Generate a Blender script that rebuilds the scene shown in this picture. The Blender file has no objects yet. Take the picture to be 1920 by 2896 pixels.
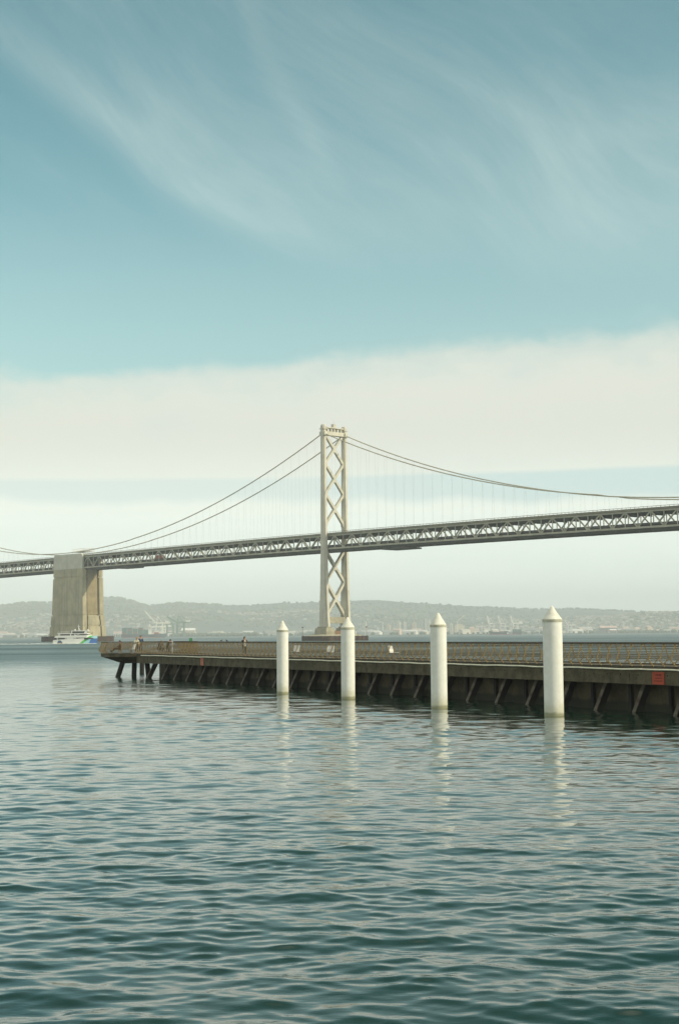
import bpy, bmesh, math, random
import numpy as np
from mathutils import Vector, Matrix, noise as mnoise
random.seed(7); rng = np.random.default_rng(11)
S = bpy.context.scene
COL = S.collection
R = math.radians

# ------------------------------------------------------------------ camera
F = 4022.0                                   # focal length in photo pixels (1920x2896)
PITCH, ROLL, EYE = 4.931, -0.45, 4.3
cd = bpy.data.cameras.new('camera'); cam = bpy.data.objects.new('camera', cd); COL.objects.link(cam)
cd.sensor_fit = 'VERTICAL'; cd.sensor_height = 36.0; cd.lens = F / 2896 * 36.0
cd.clip_start = 0.5; cd.clip_end = 40000
CR = Matrix.Rotation(R(90 + PITCH), 3, 'X') @ Matrix.Rotation(R(ROLL), 3, 'Z')
cam.matrix_world = Matrix.Translation((0, 0, EYE)) @ CR.to_4x4()
S.camera = cam
def ray(x, y): return CR @ Vector(((x - 960) / F, (1448 - y) / F, -1))
def at(x, y, Y):
    d = ray(x, y); return Vector((0, 0, EYE)) + d * (Y / d.y)

# ------------------------------------------------------------------ sun, sky, exposure
SUN_EL = 33.0
sun_h = Vector((.945, -.325)).normalized()
sunv = Vector((sun_h.x * math.cos(R(SUN_EL)), sun_h.y * math.cos(R(SUN_EL)), math.sin(R(SUN_EL))))
sl = bpy.data.lights.new('sun', 'SUN'); sl.energy = 2.75; sl.angle = R(0.6); sl.color = (1.0, .90, .71)
so = bpy.data.objects.new('sun', sl); COL.objects.link(so)
so.rotation_euler = sunv.to_track_quat('Z', 'Y').to_euler()
S.view_settings.view_transform = 'Standard'; S.view_settings.look = 'None'
S.view_settings.exposure = 0.46; S.view_settings.gamma = 1.0
S.render.engine = 'CYCLES'
S.cycles.max_bounces = 6; S.cycles.volume_bounces = 0; S.cycles.use_denoising = True
S.cycles.sample_clamp_indirect = 8

class NX:                                    # tiny expression layer over shader math nodes
    def __init__(s, nt, sock): s.nt, s.s = nt, sock
    def _op(s, op, *a, **kw):
        n = s.nt.nodes.new('ShaderNodeMath'); n.operation = op
        for i, v in enumerate((s,) + a):
            if isinstance(v, NX): s.nt.links.new(v.s, n.inputs[i])
            else: n.inputs[i].default_value = v
        return NX(s.nt, n.outputs[0])
    def __add__(s, o): return s._op('ADD', o)
    def __sub__(s, o): return s._op('SUBTRACT', o)
    def __mul__(s, o): return s._op('MULTIPLY', o)
    def __truediv__(s, o): return s._op('DIVIDE', o)
    __radd__ = __add__; __rmul__ = __mul__
    def __rsub__(s, o): return (s * -1) + o
    def mx(s, o): return s._op('MAXIMUM', o)
    def mn(s, o): return s._op('MINIMUM', o)
    def abs(s): return s._op('ABSOLUTE')
    def pw(s, o): return s._op('POWER', o)
    def sm(s, a, b, lo=0.0, hi=1.0):         # smoothstep from a to b
        n = s.nt.nodes.new('ShaderNodeMapRange'); n.interpolation_type = 'SMOOTHSTEP'
        s.nt.links.new(s.s, n.inputs[0])
        if a > b: a, b, lo, hi = b, a, hi, lo
        for i, v in zip((1, 2, 3, 4), (a, b, lo, hi)): n.inputs[i].default_value = v
        return NX(s.nt, n.outputs[0])
def vec(nt, x, y, z=0.0):
    n = nt.nodes.new('ShaderNodeCombineXYZ')
    for i, v in enumerate((x, y, z)):
        if isinstance(v, NX): nt.links.new(v.s, n.inputs[i])
        else: n.inputs[i].default_value = v
    return n.outputs[0]
def nz(nt, v, scale=1.0, detail=3.0, rough=.55, dist=0.0):
    n = nt.nodes.new('ShaderNodeTexNoise'); nt.links.new(v, n.inputs['Vector'])
    n.inputs['Scale'].default_value = scale; n.inputs['Detail'].default_value = detail
    n.inputs['Roughness'].default_value = rough; n.inputs['Distortion'].default_value = dist
    return NX(nt, n.outputs[0])
def mixc(nt, f, a, b, blend='MIX'):
    n = nt.nodes.new('ShaderNodeMix'); n.data_type = 'RGBA'; n.blend_type = blend
    for i, v in ((0, f), (6, a), (7, b)):
        if isinstance(v, NX): nt.links.new(v.s, n.inputs[i])
        elif isinstance(v, bpy.types.NodeSocket): nt.links.new(v, n.inputs[i])
        elif i == 0: n.inputs[i].default_value = v
        else: n.inputs[i].default_value = (*v[:3], 1)
    return n.outputs[2]

W = bpy.data.worlds.new('World'); S.world = W; W.use_nodes = True
def build_world():
    nt = W.node_tree; nt.nodes.clear()
    out = nt.nodes.new('ShaderNodeOutputWorld'); bg = nt.nodes.new('ShaderNodeBackground')
    BG = 0.10
    bg.inputs['Strength'].default_value = BG
    sky = nt.nodes.new('ShaderNodeTexSky'); sky.sky_type = 'NISHITA'; sky.sun_disc = False
    sky.sun_elevation = R(SUN_EL); sky.sun_rotation = math.atan2(sun_h.x, sun_h.y)
    sky.air_density = 1.0; sky.dust_density = 1.2; sky.ozone_density = 1.0
    tc = nt.nodes.new('ShaderNodeTexCoord'); sp = nt.nodes.new('ShaderNodeSeparateXYZ')
    nt.links.new(tc.outputs['Generated'], sp.inputs[0])
    x, y, z = (NX(nt, o) for o in sp.outputs)
    A = x._op('ARCTAN2', y) * (180 / math.pi)
    E = z.mn(.9999).mx(-.9999)._op('ARCSINE') * (180 / math.pi)
    base = mixc(nt, 1.0, sky.outputs[0], (1.0, 1.30, .985), 'MULTIPLY')
    base = mixc(nt, E.sm(9, 34), base, mixc(nt, 1.0, base, (.40, .69, .69), 'MULTIPLY'))   # deeper teal towards the zenith
    def cl(r, g, b): return (r / BG, g / BG, b / BG)
    # high cirrus: streaks running down to the right, warped by a slow noise
    warp = nz(nt, vec(nt, A * .06, E * .07, 3.0), 1.0, 1.0) - .5
    warp2 = nz(nt, vec(nt, A * .06, E * .07, 9.0), 1.0, 1.0) - .5
    c, s_ = math.cos(R(-33)), math.sin(R(-33))
    Aw, Ew = A + warp * 8.0, E + warp2 * 6.0
    al, ac = Aw * c + Ew * s_, Aw * (-s_) + Ew * c
    st = nz(nt, vec(nt, al * .07, ac * .26, 1.7), 1.0, 7.0, .6)
    st3 = nz(nt, vec(nt, al * .22, ac * 1.1 + al * .15, 2.2), 1.0, 8.0, .68).sm(.2, .8) * .55 + .72
    st2 = nz(nt, vec(nt, al * .13, ac * .5, 5.1), 1.0, 5.0, .55)
    line = E + A * .62 + warp * 3.0                       # high on the right of the main band
    veil = line.sm(12.6, 14.6) * E.sm(13.6, 17.0)
    core = 1.0 - ((line - 14.7) / 1.6).abs().mn(1.0)
    core = core.sm(0.05, 1.0) * E.sm(14.5, 17.5) * A.sm(4.0, -4.0)
    right = A.sm(4.0, 10.0) * E.sm(12.5, 15.5) * E.sm(24.5, 20.0)
    cir = veil * (st.sm(.15, .95) * .22 + .08) + core * (.05 + st2.sm(.2, .85) * .11) + right * (st.sm(.2, .9) * .10 + .06)
    fil = ((A + 1.2 - (E - 21.0) * (-.42) + warp * 5) / .9).abs().mn(1.0)
    cir = cir + (1.0 - fil).sm(0, 1) * E.sm(17.5, 20) * .09
    edge = (A * .055 + E * .02).abs() * 0 + st2.sm(.35, .8) * .06 * E.sm(12, 20)
    cir = ((cir + edge) * st3 * E.sm(25.5, 17.0, .55, 1.0) * (1.0 - A.sm(7, 13) * E.sm(19, 23) * .6)).mn(.8)
    col = mixc(nt, cir, base, cl(.60, .68, .62))
    over = E.sm(38, 60) * .85 + A.abs().sm(50, 95) * E.sm(60, 20) * .55     # unseen bright veil added overhead and behind to lift and neutralise ambient light
    col = mixc(nt, E.sm(19, 11) * .22, col, cl(.49, .605, .585))          # milky air low down
    col = mixc(nt, over.mn(.85), col, cl(1.05, 1.02, .92))
    # low bank of bright cloud with a lumpy upper edge and a thin blue gap underneath
    eN = nz(nt, vec(nt, A * .11, E * .15, 2.0), 1.0, 5.0, .55) - .5
    eF = nz(nt, vec(nt, A * .5, E * .9, 7.0), 1.0, 4.0, .6) - .5
    top = A * .07 + 11.25 + eN * 2.2 + eF * .9
    soft = nz(nt, vec(nt, A * .2, E * .3, 4.0), 1.0, 3.0)
    bank = (top - E) 
    bank = bank.sm(-.25, .5) * .55 + (bank + eF * 1.6 + soft * .8).sm(-.2, 2.4) * .45
    gN = nz(nt, vec(nt, A * .16, E * .2, 12.0), 1.0, 4.0, .5) - .5
    gtop = E - 6.35 - A * .012 - gN * .25
    gbot = E - 5.35 - (nz(nt, vec(nt, A * .25, 0.0, 3.3), 1.0, 4.0, .5) - .5) * 1.3
    gap = gtop.sm(.12, -.12) * gbot.sm(-.22, .28)
    low = E.sm(5.2, 3.7) * .35 * nz(nt, vec(nt, A * .1, E * .5, 8.0), 1.0, 4.0).sm(.3, .7)
    streak = nz(nt, vec(nt, A * .05, E * .8, 6.0), 1.0, 4.0, .55) - .5
    cb = mixc(nt, E.sm(3.5, 8.5), cl(.79, .85, .765), cl(.60, .615, .545))
    cb = mixc(nt, (streak.abs() * .8).mn(.35), cb, cl(.54, .60, .575))
    lump = nz(nt, vec(nt, A * .22, E * .5, 15.0), 1.0, 5.0, .6)
    cb = mixc(nt, lump.sm(.5, .75) * E.sm(5, 8) * .35, cb, cl(.52, .58, .565))
    pale = cl(.46, .60, .59)
    cb = mixc(nt, gap * (A.sm(-7, 9) * .35 + .45), cb, pale)
    cb = mixc(nt, low, cb, cl(.66, .77, .71))
    m = bank * E.sm(-3, -.5)
    fin = mixc(nt, m, col, cb)
    nt.links.new(fin, bg.inputs['Color']); nt.links.new(bg.outputs[0], out.inputs[0])
build_world()

# ------------------------------------------------------------------ helpers
def tag(o, label=None, cat=None, group=None, kind=None):
    if label: o['label'] = label
    if cat: o['category'] = cat
    if group: o['group'] = group
    if kind: o['kind'] = kind
    return o
def empty(name, loc=(0, 0, 0), rz=0.0, label=None, cat=None, group=None):
    o = bpy.data.objects.new(name, None); COL.objects.link(o)
    o.location = loc; o.rotation_euler = (0, 0, rz); o.empty_display_size = .3
    return tag(o, label, cat, group)
def copy_tree(o, parent=None):
    kids = list(o.children)
    c = o.copy(); COL.objects.link(c)
    if parent: c.parent = parent
    for ch in kids: copy_tree(ch, c)
    return c

class MB:
    def __init__(s): s.v, s.f, s.m = [], [], []
    def add(s, vs, fs, m=0):
        b = len(s.v); s.v += [tuple(p) for p in vs]
        s.f += [tuple(b + i for i in f) for f in fs]; s.m += [m] * len(fs); return s
    def box(s, x0, x1, y0, y1, z0, z1, m=0):
        return s.add([(x0, y0, z0), (x1, y0, z0), (x1, y1, z0), (x0, y1, z0), (x0, y0, z1), (x1, y0, z1), (x1, y1, z1), (x0, y1, z1)],
                     [(0, 3, 2, 1), (4, 5, 6, 7), (0, 1, 5, 4), (1, 2, 6, 5), (2, 3, 7, 6), (3, 0, 4, 7)], m)
    def beam(s, p, q, w, h, up=(0, 0, 1), m=0):          # w across, h along up
        p, q = Vector(p), Vector(q); d = (q - p).normalized(); up = Vector(up)
        if abs(d.dot(up)) > .98: up = Vector((0, 1, 0))
        a = d.cross(up).normalized(); b = a.cross(d).normalized()
        vs = [c + a * (sx * w / 2) + b * (sz * h / 2) for c in (p, q) for sx, sz in ((-1, -1), (1, -1), (1, 1), (-1, 1))]
        return s.add(vs, [(0, 1, 2, 3), (7, 6, 5, 4), (0, 4, 5, 1), (1, 5, 6, 2), (2, 6, 7, 3), (3, 7, 4, 0)], m)
    def tube(s, pts, r, n=6, m=0, up=(0, 0, 1)):
        pts = [Vector(p) for p in pts]; rs = r if isinstance(r, (list, tuple)) else [r] * len(pts)
        vs = []
        for i, p in enumerate(pts):
            d = (pts[min(i + 1, len(pts) - 1)] - pts[max(i - 1, 0)]).normalized(); u = Vector(up)
            if abs(d.dot(u)) > .95: u = Vector((0, 1, 0)) if abs(d.y) < .9 else Vector((1, 0, 0))
            a = d.cross(u).normalized(); b = a.cross(d)
            for k in range(n):
                t = 2 * math.pi * k / n; vs.append(p + (a * math.cos(t) + b * math.sin(t)) * rs[i])
        fs = [(i * n + k, i * n + (k + 1) % n, (i + 1) * n + (k + 1) % n, (i + 1) * n + k) for i in range(len(pts) - 1) for k in range(n)]
        fs += [tuple(range(n - 1, -1, -1)), tuple((len(pts) - 1) * n + k for k in range(n))]
        return s.add(vs, fs, m)
    def loft(s, rings, m=0, caps=True):
        n = len(rings[0]); vs = [p for r in rings for p in r]
        fs = [(i * n + k, i * n + (k + 1) % n, (i + 1) * n + (k + 1) % n, (i + 1) * n + k) for i in range(len(rings) - 1) for k in range(n)]
        if caps: fs += [tuple(range(n - 1, -1, -1)), tuple((len(rings) - 1) * n + k for k in range(n))]
        return s.add(vs, fs, m)
    def prism(s, poly, z0, z1, m=0):
        return s.loft([[(x, y, z0) for x, y in poly], [(x, y, z1) for x, y in poly]], m)
    def lathe(s, prof, n=32, c=(0, 0), m=0):
        return s.loft([[(c[0] + r * math.cos(2 * math.pi * k / n), c[1] + r * math.sin(2 * math.pi * k / n), z) for k in range(n)] for r, z in prof], m)
    def ball(s, c, r, n=8, k=5, m=0, sq=(1, 1, 1)):
        prof = [(max(math.sin(math.pi * i / k), 1e-3), -math.cos(math.pi * i / k)) for i in range(k + 1)]
        return s.loft([[(c[0] + r * sq[0] * a * math.cos(2 * math.pi * j / n), c[1] + r * sq[1] * a * math.sin(2 * math.pi * j / n), c[2] + r * sq[2] * b) for j in range(n)] for a, b in prof], m)
    def build(s, name, mats, parent=None, smooth=False, loc=None):
        me = bpy.data.meshes.new(name); me.from_pydata(s.v, [], s.f); me.validate()
        for m in (mats if isinstance(mats, (list, tuple)) else [mats]): me.materials.append(m)
        if len(me.polygons) == len(s.m): me.polygons.foreach_set('material_index', s.m)
        bm = bmesh.new(); bm.from_mesh(me); bmesh.ops.recalc_face_normals(bm, faces=bm.faces); bm.to_mesh(me); bm.free()
        if smooth:
            me.polygons.foreach_set('use_smooth', [True] * len(me.polygons))
            try: me.set_sharp_from_angle(angle=R(40))
            except Exception: pass
        o = bpy.data.objects.new(name, me); COL.objects.link(o)
        if parent: o.parent = parent
        if loc: o.location = loc
        return o

def mat(name, col, rough=.8, var=.25, scale=1.0, col2=None, metal=0.0, bump=0.0, streak=0.0, sscale=(1, 1, .08), spec=.5, fine=0.0, fscale=20, tide=0.0):
    m = bpy.data.materials.new(name); m.use_nodes = True; nt = m.node_tree; b = nt.nodes['Principled BSDF']
    b.inputs['Roughness'].default_value = rough; b.inputs['Metallic'].default_value = metal
    b.inputs['Specular IOR Level'].default_value = spec
    tc = nt.nodes.new('ShaderNodeTexCoord'); o = tc.outputs['Object']
    c2 = col2 or tuple(c * (1 - var) for c in col)
    c1 = col if col2 else tuple(min(1, c * (1 + var * .5)) for c in col)
    n = nz(nt, o, scale, 5.0, .6)
    c = mixc(nt, n.sm(.32, .68), c2, c1)
    if streak:
        mp = nt.nodes.new('ShaderNodeMapping'); nt.links.new(o, mp.inputs[0]); mp.inputs['Scale'].default_value = sscale
        k = nz(nt, mp.outputs[0], 1.0, 4.0, .6)
        c = mixc(nt, k.sm(.5, .72) * streak, c, tuple(v * .35 for v in col))
    if fine:
        c = mixc(nt, nz(nt, o, fscale, 2.0).sm(.35, .7) * fine, c, tuple(v * .5 for v in col))
    if tide:
        sp = nt.nodes.new('ShaderNodeSeparateXYZ'); nt.links.new(o, sp.inputs[0])
        zz = NX(nt, sp.outputs[2]) + (n - .5) * .35
        c = mixc(nt, zz.sm(tide + .12, tide - .12) * .85, c, (.016, .017, .007))
    nt.links.new(c, b.inputs['Base Color'])
    if bump:
        bp = nt.nodes.new('ShaderNodeBump'); bp.inputs['Strength'].default_value = bump; bp.inputs['Distance'].default_value = .05
        nt.links.new(nz(nt, o, scale * 6, 4.0).s, bp.inputs['Height']); nt.links.new(bp.outputs[0], b.inputs['Normal'])
    return m

M = {}
M['tower'] = mat('tower_paint', (.58, .54, .43), .6, .12, .12, streak=.16, sscale=(.5, .5, .03))
M['truss'] = mat('truss_paint', (.43, .405, .30), .6, .2, .3)
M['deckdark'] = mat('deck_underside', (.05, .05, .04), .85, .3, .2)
M['deckedge'] = mat('deck_edge', (.22, .20, .14), .7, .3, .5)
M['asphalt'] = mat('asphalt', (.06, .06, .055), .9, .2, .5)
M['cable'] = mat('cable_paint', (.50, .44, .30), .6, .2, .2)
M['rope'] = mat('hanger_paint', (.34, .34, .31), .6, .1, .2)
M['conc'] = mat('anchorage_concrete', (.44, .385, .245), .9, .22, .10, streak=.62, sscale=(.45, .45, .018), fine=.12, fscale=.8)
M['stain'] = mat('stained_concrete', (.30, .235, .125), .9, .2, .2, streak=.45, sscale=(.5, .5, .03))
M['concband'] = mat('upper_concrete', (.56, .53, .43), .9, .10, .15, streak=.15, sscale=(.4, .4, .03))
M['ped'] = mat('pedestal_concrete', (.34, .31, .215), .9, .2, .3, streak=.3, sscale=(.8, .8, .1))
M['rust'] = mat('rusty_wall', (.20, .115, .06), .9, .35, .3)
M['fender'] = mat('fender_timber', (.035, .022, .015), .9, .45, .25, col2=(.065, .032, .02), streak=.4, sscale=(.7, .7, .1))
M['white'] = mat('white_paint', (.78, .78, .74), .5, .06, .4)
M['scaf'] = mat('scaffold_sheet', (.72, .66, .56), .8, .25, .6)
M['glass'] = mat('dark_window', (.03, .035, .03), .25, .3, 2)

# ------------------------------------------------------------------ water
def build_water():
    # polar sheet about the pier-side viewpoint, fine where waves are large in view, out to 9 km
    rs = [0.0, 5.0, 9.0, 12.0, 13.5]; r = 13.5
    while r < 900: r += .026 * (max(r, 15) / 15) ** 1.24; rs.append(r)
    while r < 9000: r *= 1.035; rs.append(r)
    rs = np.array(rs)
    fineA = np.linspace(-R(23), R(23), 560)
    coarse = np.linspace(R(23), 2 * math.pi - R(23), 62)[1:-1]
    th = np.concatenate([fineA, coarse]); nth = len(th)
    dth = np.concatenate([np.full(560, fineA[1] - fineA[0]), np.full(len(coarse), coarse[1] - coarse[0])])
    RR, TT = np.meshgrid(rs, th, indexing='ij')
    X, Y = RR * np.sin(TT), RR * np.cos(TT)
    dr = np.gradient(rs)[:, None] * np.ones((1, nth)); sp = np.maximum(dr, RR * dth[None, :] * .75)
    Z = np.zeros_like(X); GX = np.zeros_like(X); GY = np.zeros_like(X)
    N = 230
    lam = np.exp(np.linspace(math.log(.24), math.log(6.5), N)); rng.shuffle(lam)
    for L in lam:
        w = 1.0 if L < 1.3 else (1.3 / L) ** .8
        if L < .6: w *= 1.15
        sl_ = .116 * math.sqrt(2 / N) * w * (0.6 + .8 * rng.random())
        d = R(184) + rng.normal(0, R(27)) if rng.random() < .82 else R(150) + rng.normal(0, R(30))
        kx, ky = math.sin(d) * 2 * math.pi / L, math.cos(d) * 2 * math.pi / L
        ph = rng.random() * 6.283
        fade = np.clip((L / sp - 2.2) / 2.5, 0, 1); 
        if not fade.any(): continue
        # slow gusts change how strong each ripple is from place to place
        q = .75 + .35 * np.sin(X * .11 * (1 + rng.random()) + Y * .07 + ph) * np.sin(Y * .05 * (1 + rng.random()) - ph)
        a = sl_ * L / 6.283; P = kx * X + ky * Y + ph
        Z += fade * q * a * np.sin(P)
        GX -= fade * .75 * a * np.cos(P) * math.sin(d); GY -= fade * .75 * a * np.cos(P) * math.cos(d)
    X = X - GX; Y = Y - GY
    co = np.stack([X, Y, Z], -1).reshape(-1, 3)
    nr = len(rs); i = np.arange(nr - 1)[:, None]; j = np.arange(nth)[None, :]; j2 = (j + 1) % nth
    a = (i * nth + j); b = (i * nth + j2); c = ((i + 1) * nth + j2); d = ((i + 1) * nth + j)
    q = np.stack([a, d, c, b], -1).reshape(-1, 4)
    me = bpy.data.meshes.new('water'); me.vertices.add(len(co)); me.vertices.foreach_set('co', co.astype(np.float32).ravel())
    me.loops.add(q.size); me.loops.foreach_set('vertex_index', q.astype(np.int32).ravel())
    me.polygons.add(len(q)); me.polygons.foreach_set('loop_start', np.arange(0, q.size, 4, dtype=np.int32))
    me.polygons.foreach_set('use_smooth', np.ones(len(q), bool)); me.update(); me.validate()
    m = bpy.data.materials.new('bay_water'); m.use_nodes = True; nt = m.node_tree; bs = nt.nodes['Principled BSDF']
    bs.inputs['Roughness'].default_value = .045; bs.inputs['IOR'].default_value = 1.333
    geo = nt.nodes.new('ShaderNodeNewGeometry'); pos = geo.outputs['Position']
    mp = nt.nodes.new('ShaderNodeMapping'); nt.links.new(pos, mp.inputs[0]); mp.inputs['Scale'].default_value = (.012, .03, 1)
    pat = nz(nt, mp.outputs[0], 1.0, 3.0)
    nt.links.new(mixc(nt, pat.sm(.3, .7), (.004, .021, .012), (.006, .028, .017)), bs.inputs['Base Color'])
    mp2 = nt.nodes.new('ShaderNodeMapping'); nt.links.new(pos, mp2.inputs[0]); mp2.inputs['Scale'].default_value = (1.5, 3.3, 1)
    h = nz(nt, mp2.outputs[0], 1.0, 4.0, .6) + nz(nt, mp2.outputs[0], 3.7, 2.0, .5) * .22
    bp = nt.nodes.new('ShaderNodeBump'); bp.inputs['Distance'].default_value = .22; bp.inputs['Strength'].default_value = 1.0
    ln = nt.nodes.new('ShaderNodeVectorMath'); ln.operation = 'LENGTH'; nt.links.new(pos, ln.inputs[0])
    dist = NX(nt, ln.outputs['Value'])                                 # sheltered by the promenade, ruffled further out
    mp3 = nt.nodes.new('ShaderNodeMapping'); nt.links.new(pos, mp3.inputs[0]); mp3.inputs['Scale'].default_value = (.0035, .013, 1)
    gust = nz(nt, mp3.outputs[0], 1.0, 6.0, .6).sm(.22, .78)
    mp4 = nt.nodes.new('ShaderNodeMapping'); nt.links.new(pos, mp4.inputs[0]); mp4.inputs['Scale'].default_value = (.012, .012, 1)
    dist = dist + (nz(nt, mp4.outputs[0], 1.0, 5.0, .65) - .5) * 260
    rg = dist.sm(55, 360) * (.20 + gust * .24) + .06
    nt.links.new(rg.s, bs.inputs['Roughness']); nt.links.new(rg.s, bs.inputs['Coat Roughness'])
    bs.inputs['Coat Weight'].default_value = .42; bs.inputs['Coat IOR'].default_value = 1.333
    h = h * (dist.sm(90, 400) * .4 + .035)
    nt.links.new(h.s, bp.inputs['Height']); nt.links.new(bp.outputs[0], bs.inputs['Normal']); nt.links.new(bp.outputs[0], bs.inputs['Coat Normal'])
    me.materials.append(m)
    o = bpy.data.objects.new('water', me); COL.objects.link(o); tag(o, kind='structure')
build_water()

# ------------------------------------------------------------------ hills and far shore
RIDGE = [(-500, 1722), (-200, 1716), (0, 1710), (80, 1704), (180, 1706), (260, 1698), (298, 1693), (330, 1691), (367, 1699), (398, 1711), (422, 1717), (459, 1714),
         (496, 1708), (568, 1713), (670, 1720), (746, 1718), (818, 1712), (898, 1706), (1004, 1703), (1065, 1702), (1175, 1711), (1286, 1717),
         (1400, 1724), (1530, 1729), (1620, 1727), (1763, 1730), (1840, 1735), (1920, 1739), (2200, 1741), (2500, 1750)]
RD = 9800.0
def ridge_h(az):
    x = 960 + F * math.tan(az)
    for (x0, y0), (x1, y1) in zip(RIDGE, RIDGE[1:]):
        if x0 <= x <= x1:
            t = (x - x0) / (x1 - x0); t = t * t * (3 - 2 * t) * .5 + t * .5
            y = y0 + (y1 - y0) * t; break
    else: y = RIDGE[0][1] if x < 0 else RIDGE[-1][1]
    return max(20, at(min(max(x, -500), 2400), y, RD).z)
def shore_r(az): return 4750 + 250 * mnoise.noise(Vector((az * 9, 0, 5))) + (500 if az > R(6) else 0)
def sst(a, b, x): t = min(1, max(0, (x - a) / (b - a))); return t * t * (3 - 2 * t)
def land_h(az, r):
    x, y = r * math.sin(az), r * math.cos(az)
    h0 = -2 + 5.0 * sst(shore_r(az), shore_r(az) + 60, r)
    n = mnoise.fractal(Vector((x * .0007, y * .0007, 1)), 1, 2.1, 5)
    n2 = mnoise.fractal(Vector((x * .003, y * .003, 4)), 1, 2.1, 4)
    rise = sst(6300, RD, y) ** 1.15 if y < RD else 1 - .75 * sst(RD, 12300, y)
    H = ridge_h(az)
    hump = .42 * H * math.exp(-((y - 7900) / 700) ** 2) * (.6 + .8 * n)
    env = sst(6000, 7600, y)
    return h0 + H * rise + max(0, hump) * env * (1 - rise * .9) + env * (n * 24 + n2 * 9) * (1 - .6 * sst(RD - 900, RD, y) * (1 - sst(RD, RD + 900, y)))
def build_hills():
    azs = np.linspace(R(-27), R(27), 420); rr = np.concatenate([np.linspace(4300, 6200, 40), np.linspace(6250, 12600, 130)])
    vs = [(r * math.sin(a), r * math.cos(a), land_h(a, r)) for r in rr for a in azs]; n = len(azs)
    fs = [(i * n + j, i * n + j + 1, (i + 1) * n + j + 1, (i + 1) * n + j) for i in range(len(rr) - 1) for j in range(n - 1)]
    b = MB(); b.v, b.f, b.m = vs, fs, [0] * len(fs)
    m = mat('hill_ground', (.075, .085, .055), .95, .3, .0016, col2=(.035, .055, .04), fine=.3, fscale=.012)
    o = b.build('hills', m, smooth=True); tag(o, kind='structure')
build_hills()

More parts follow.
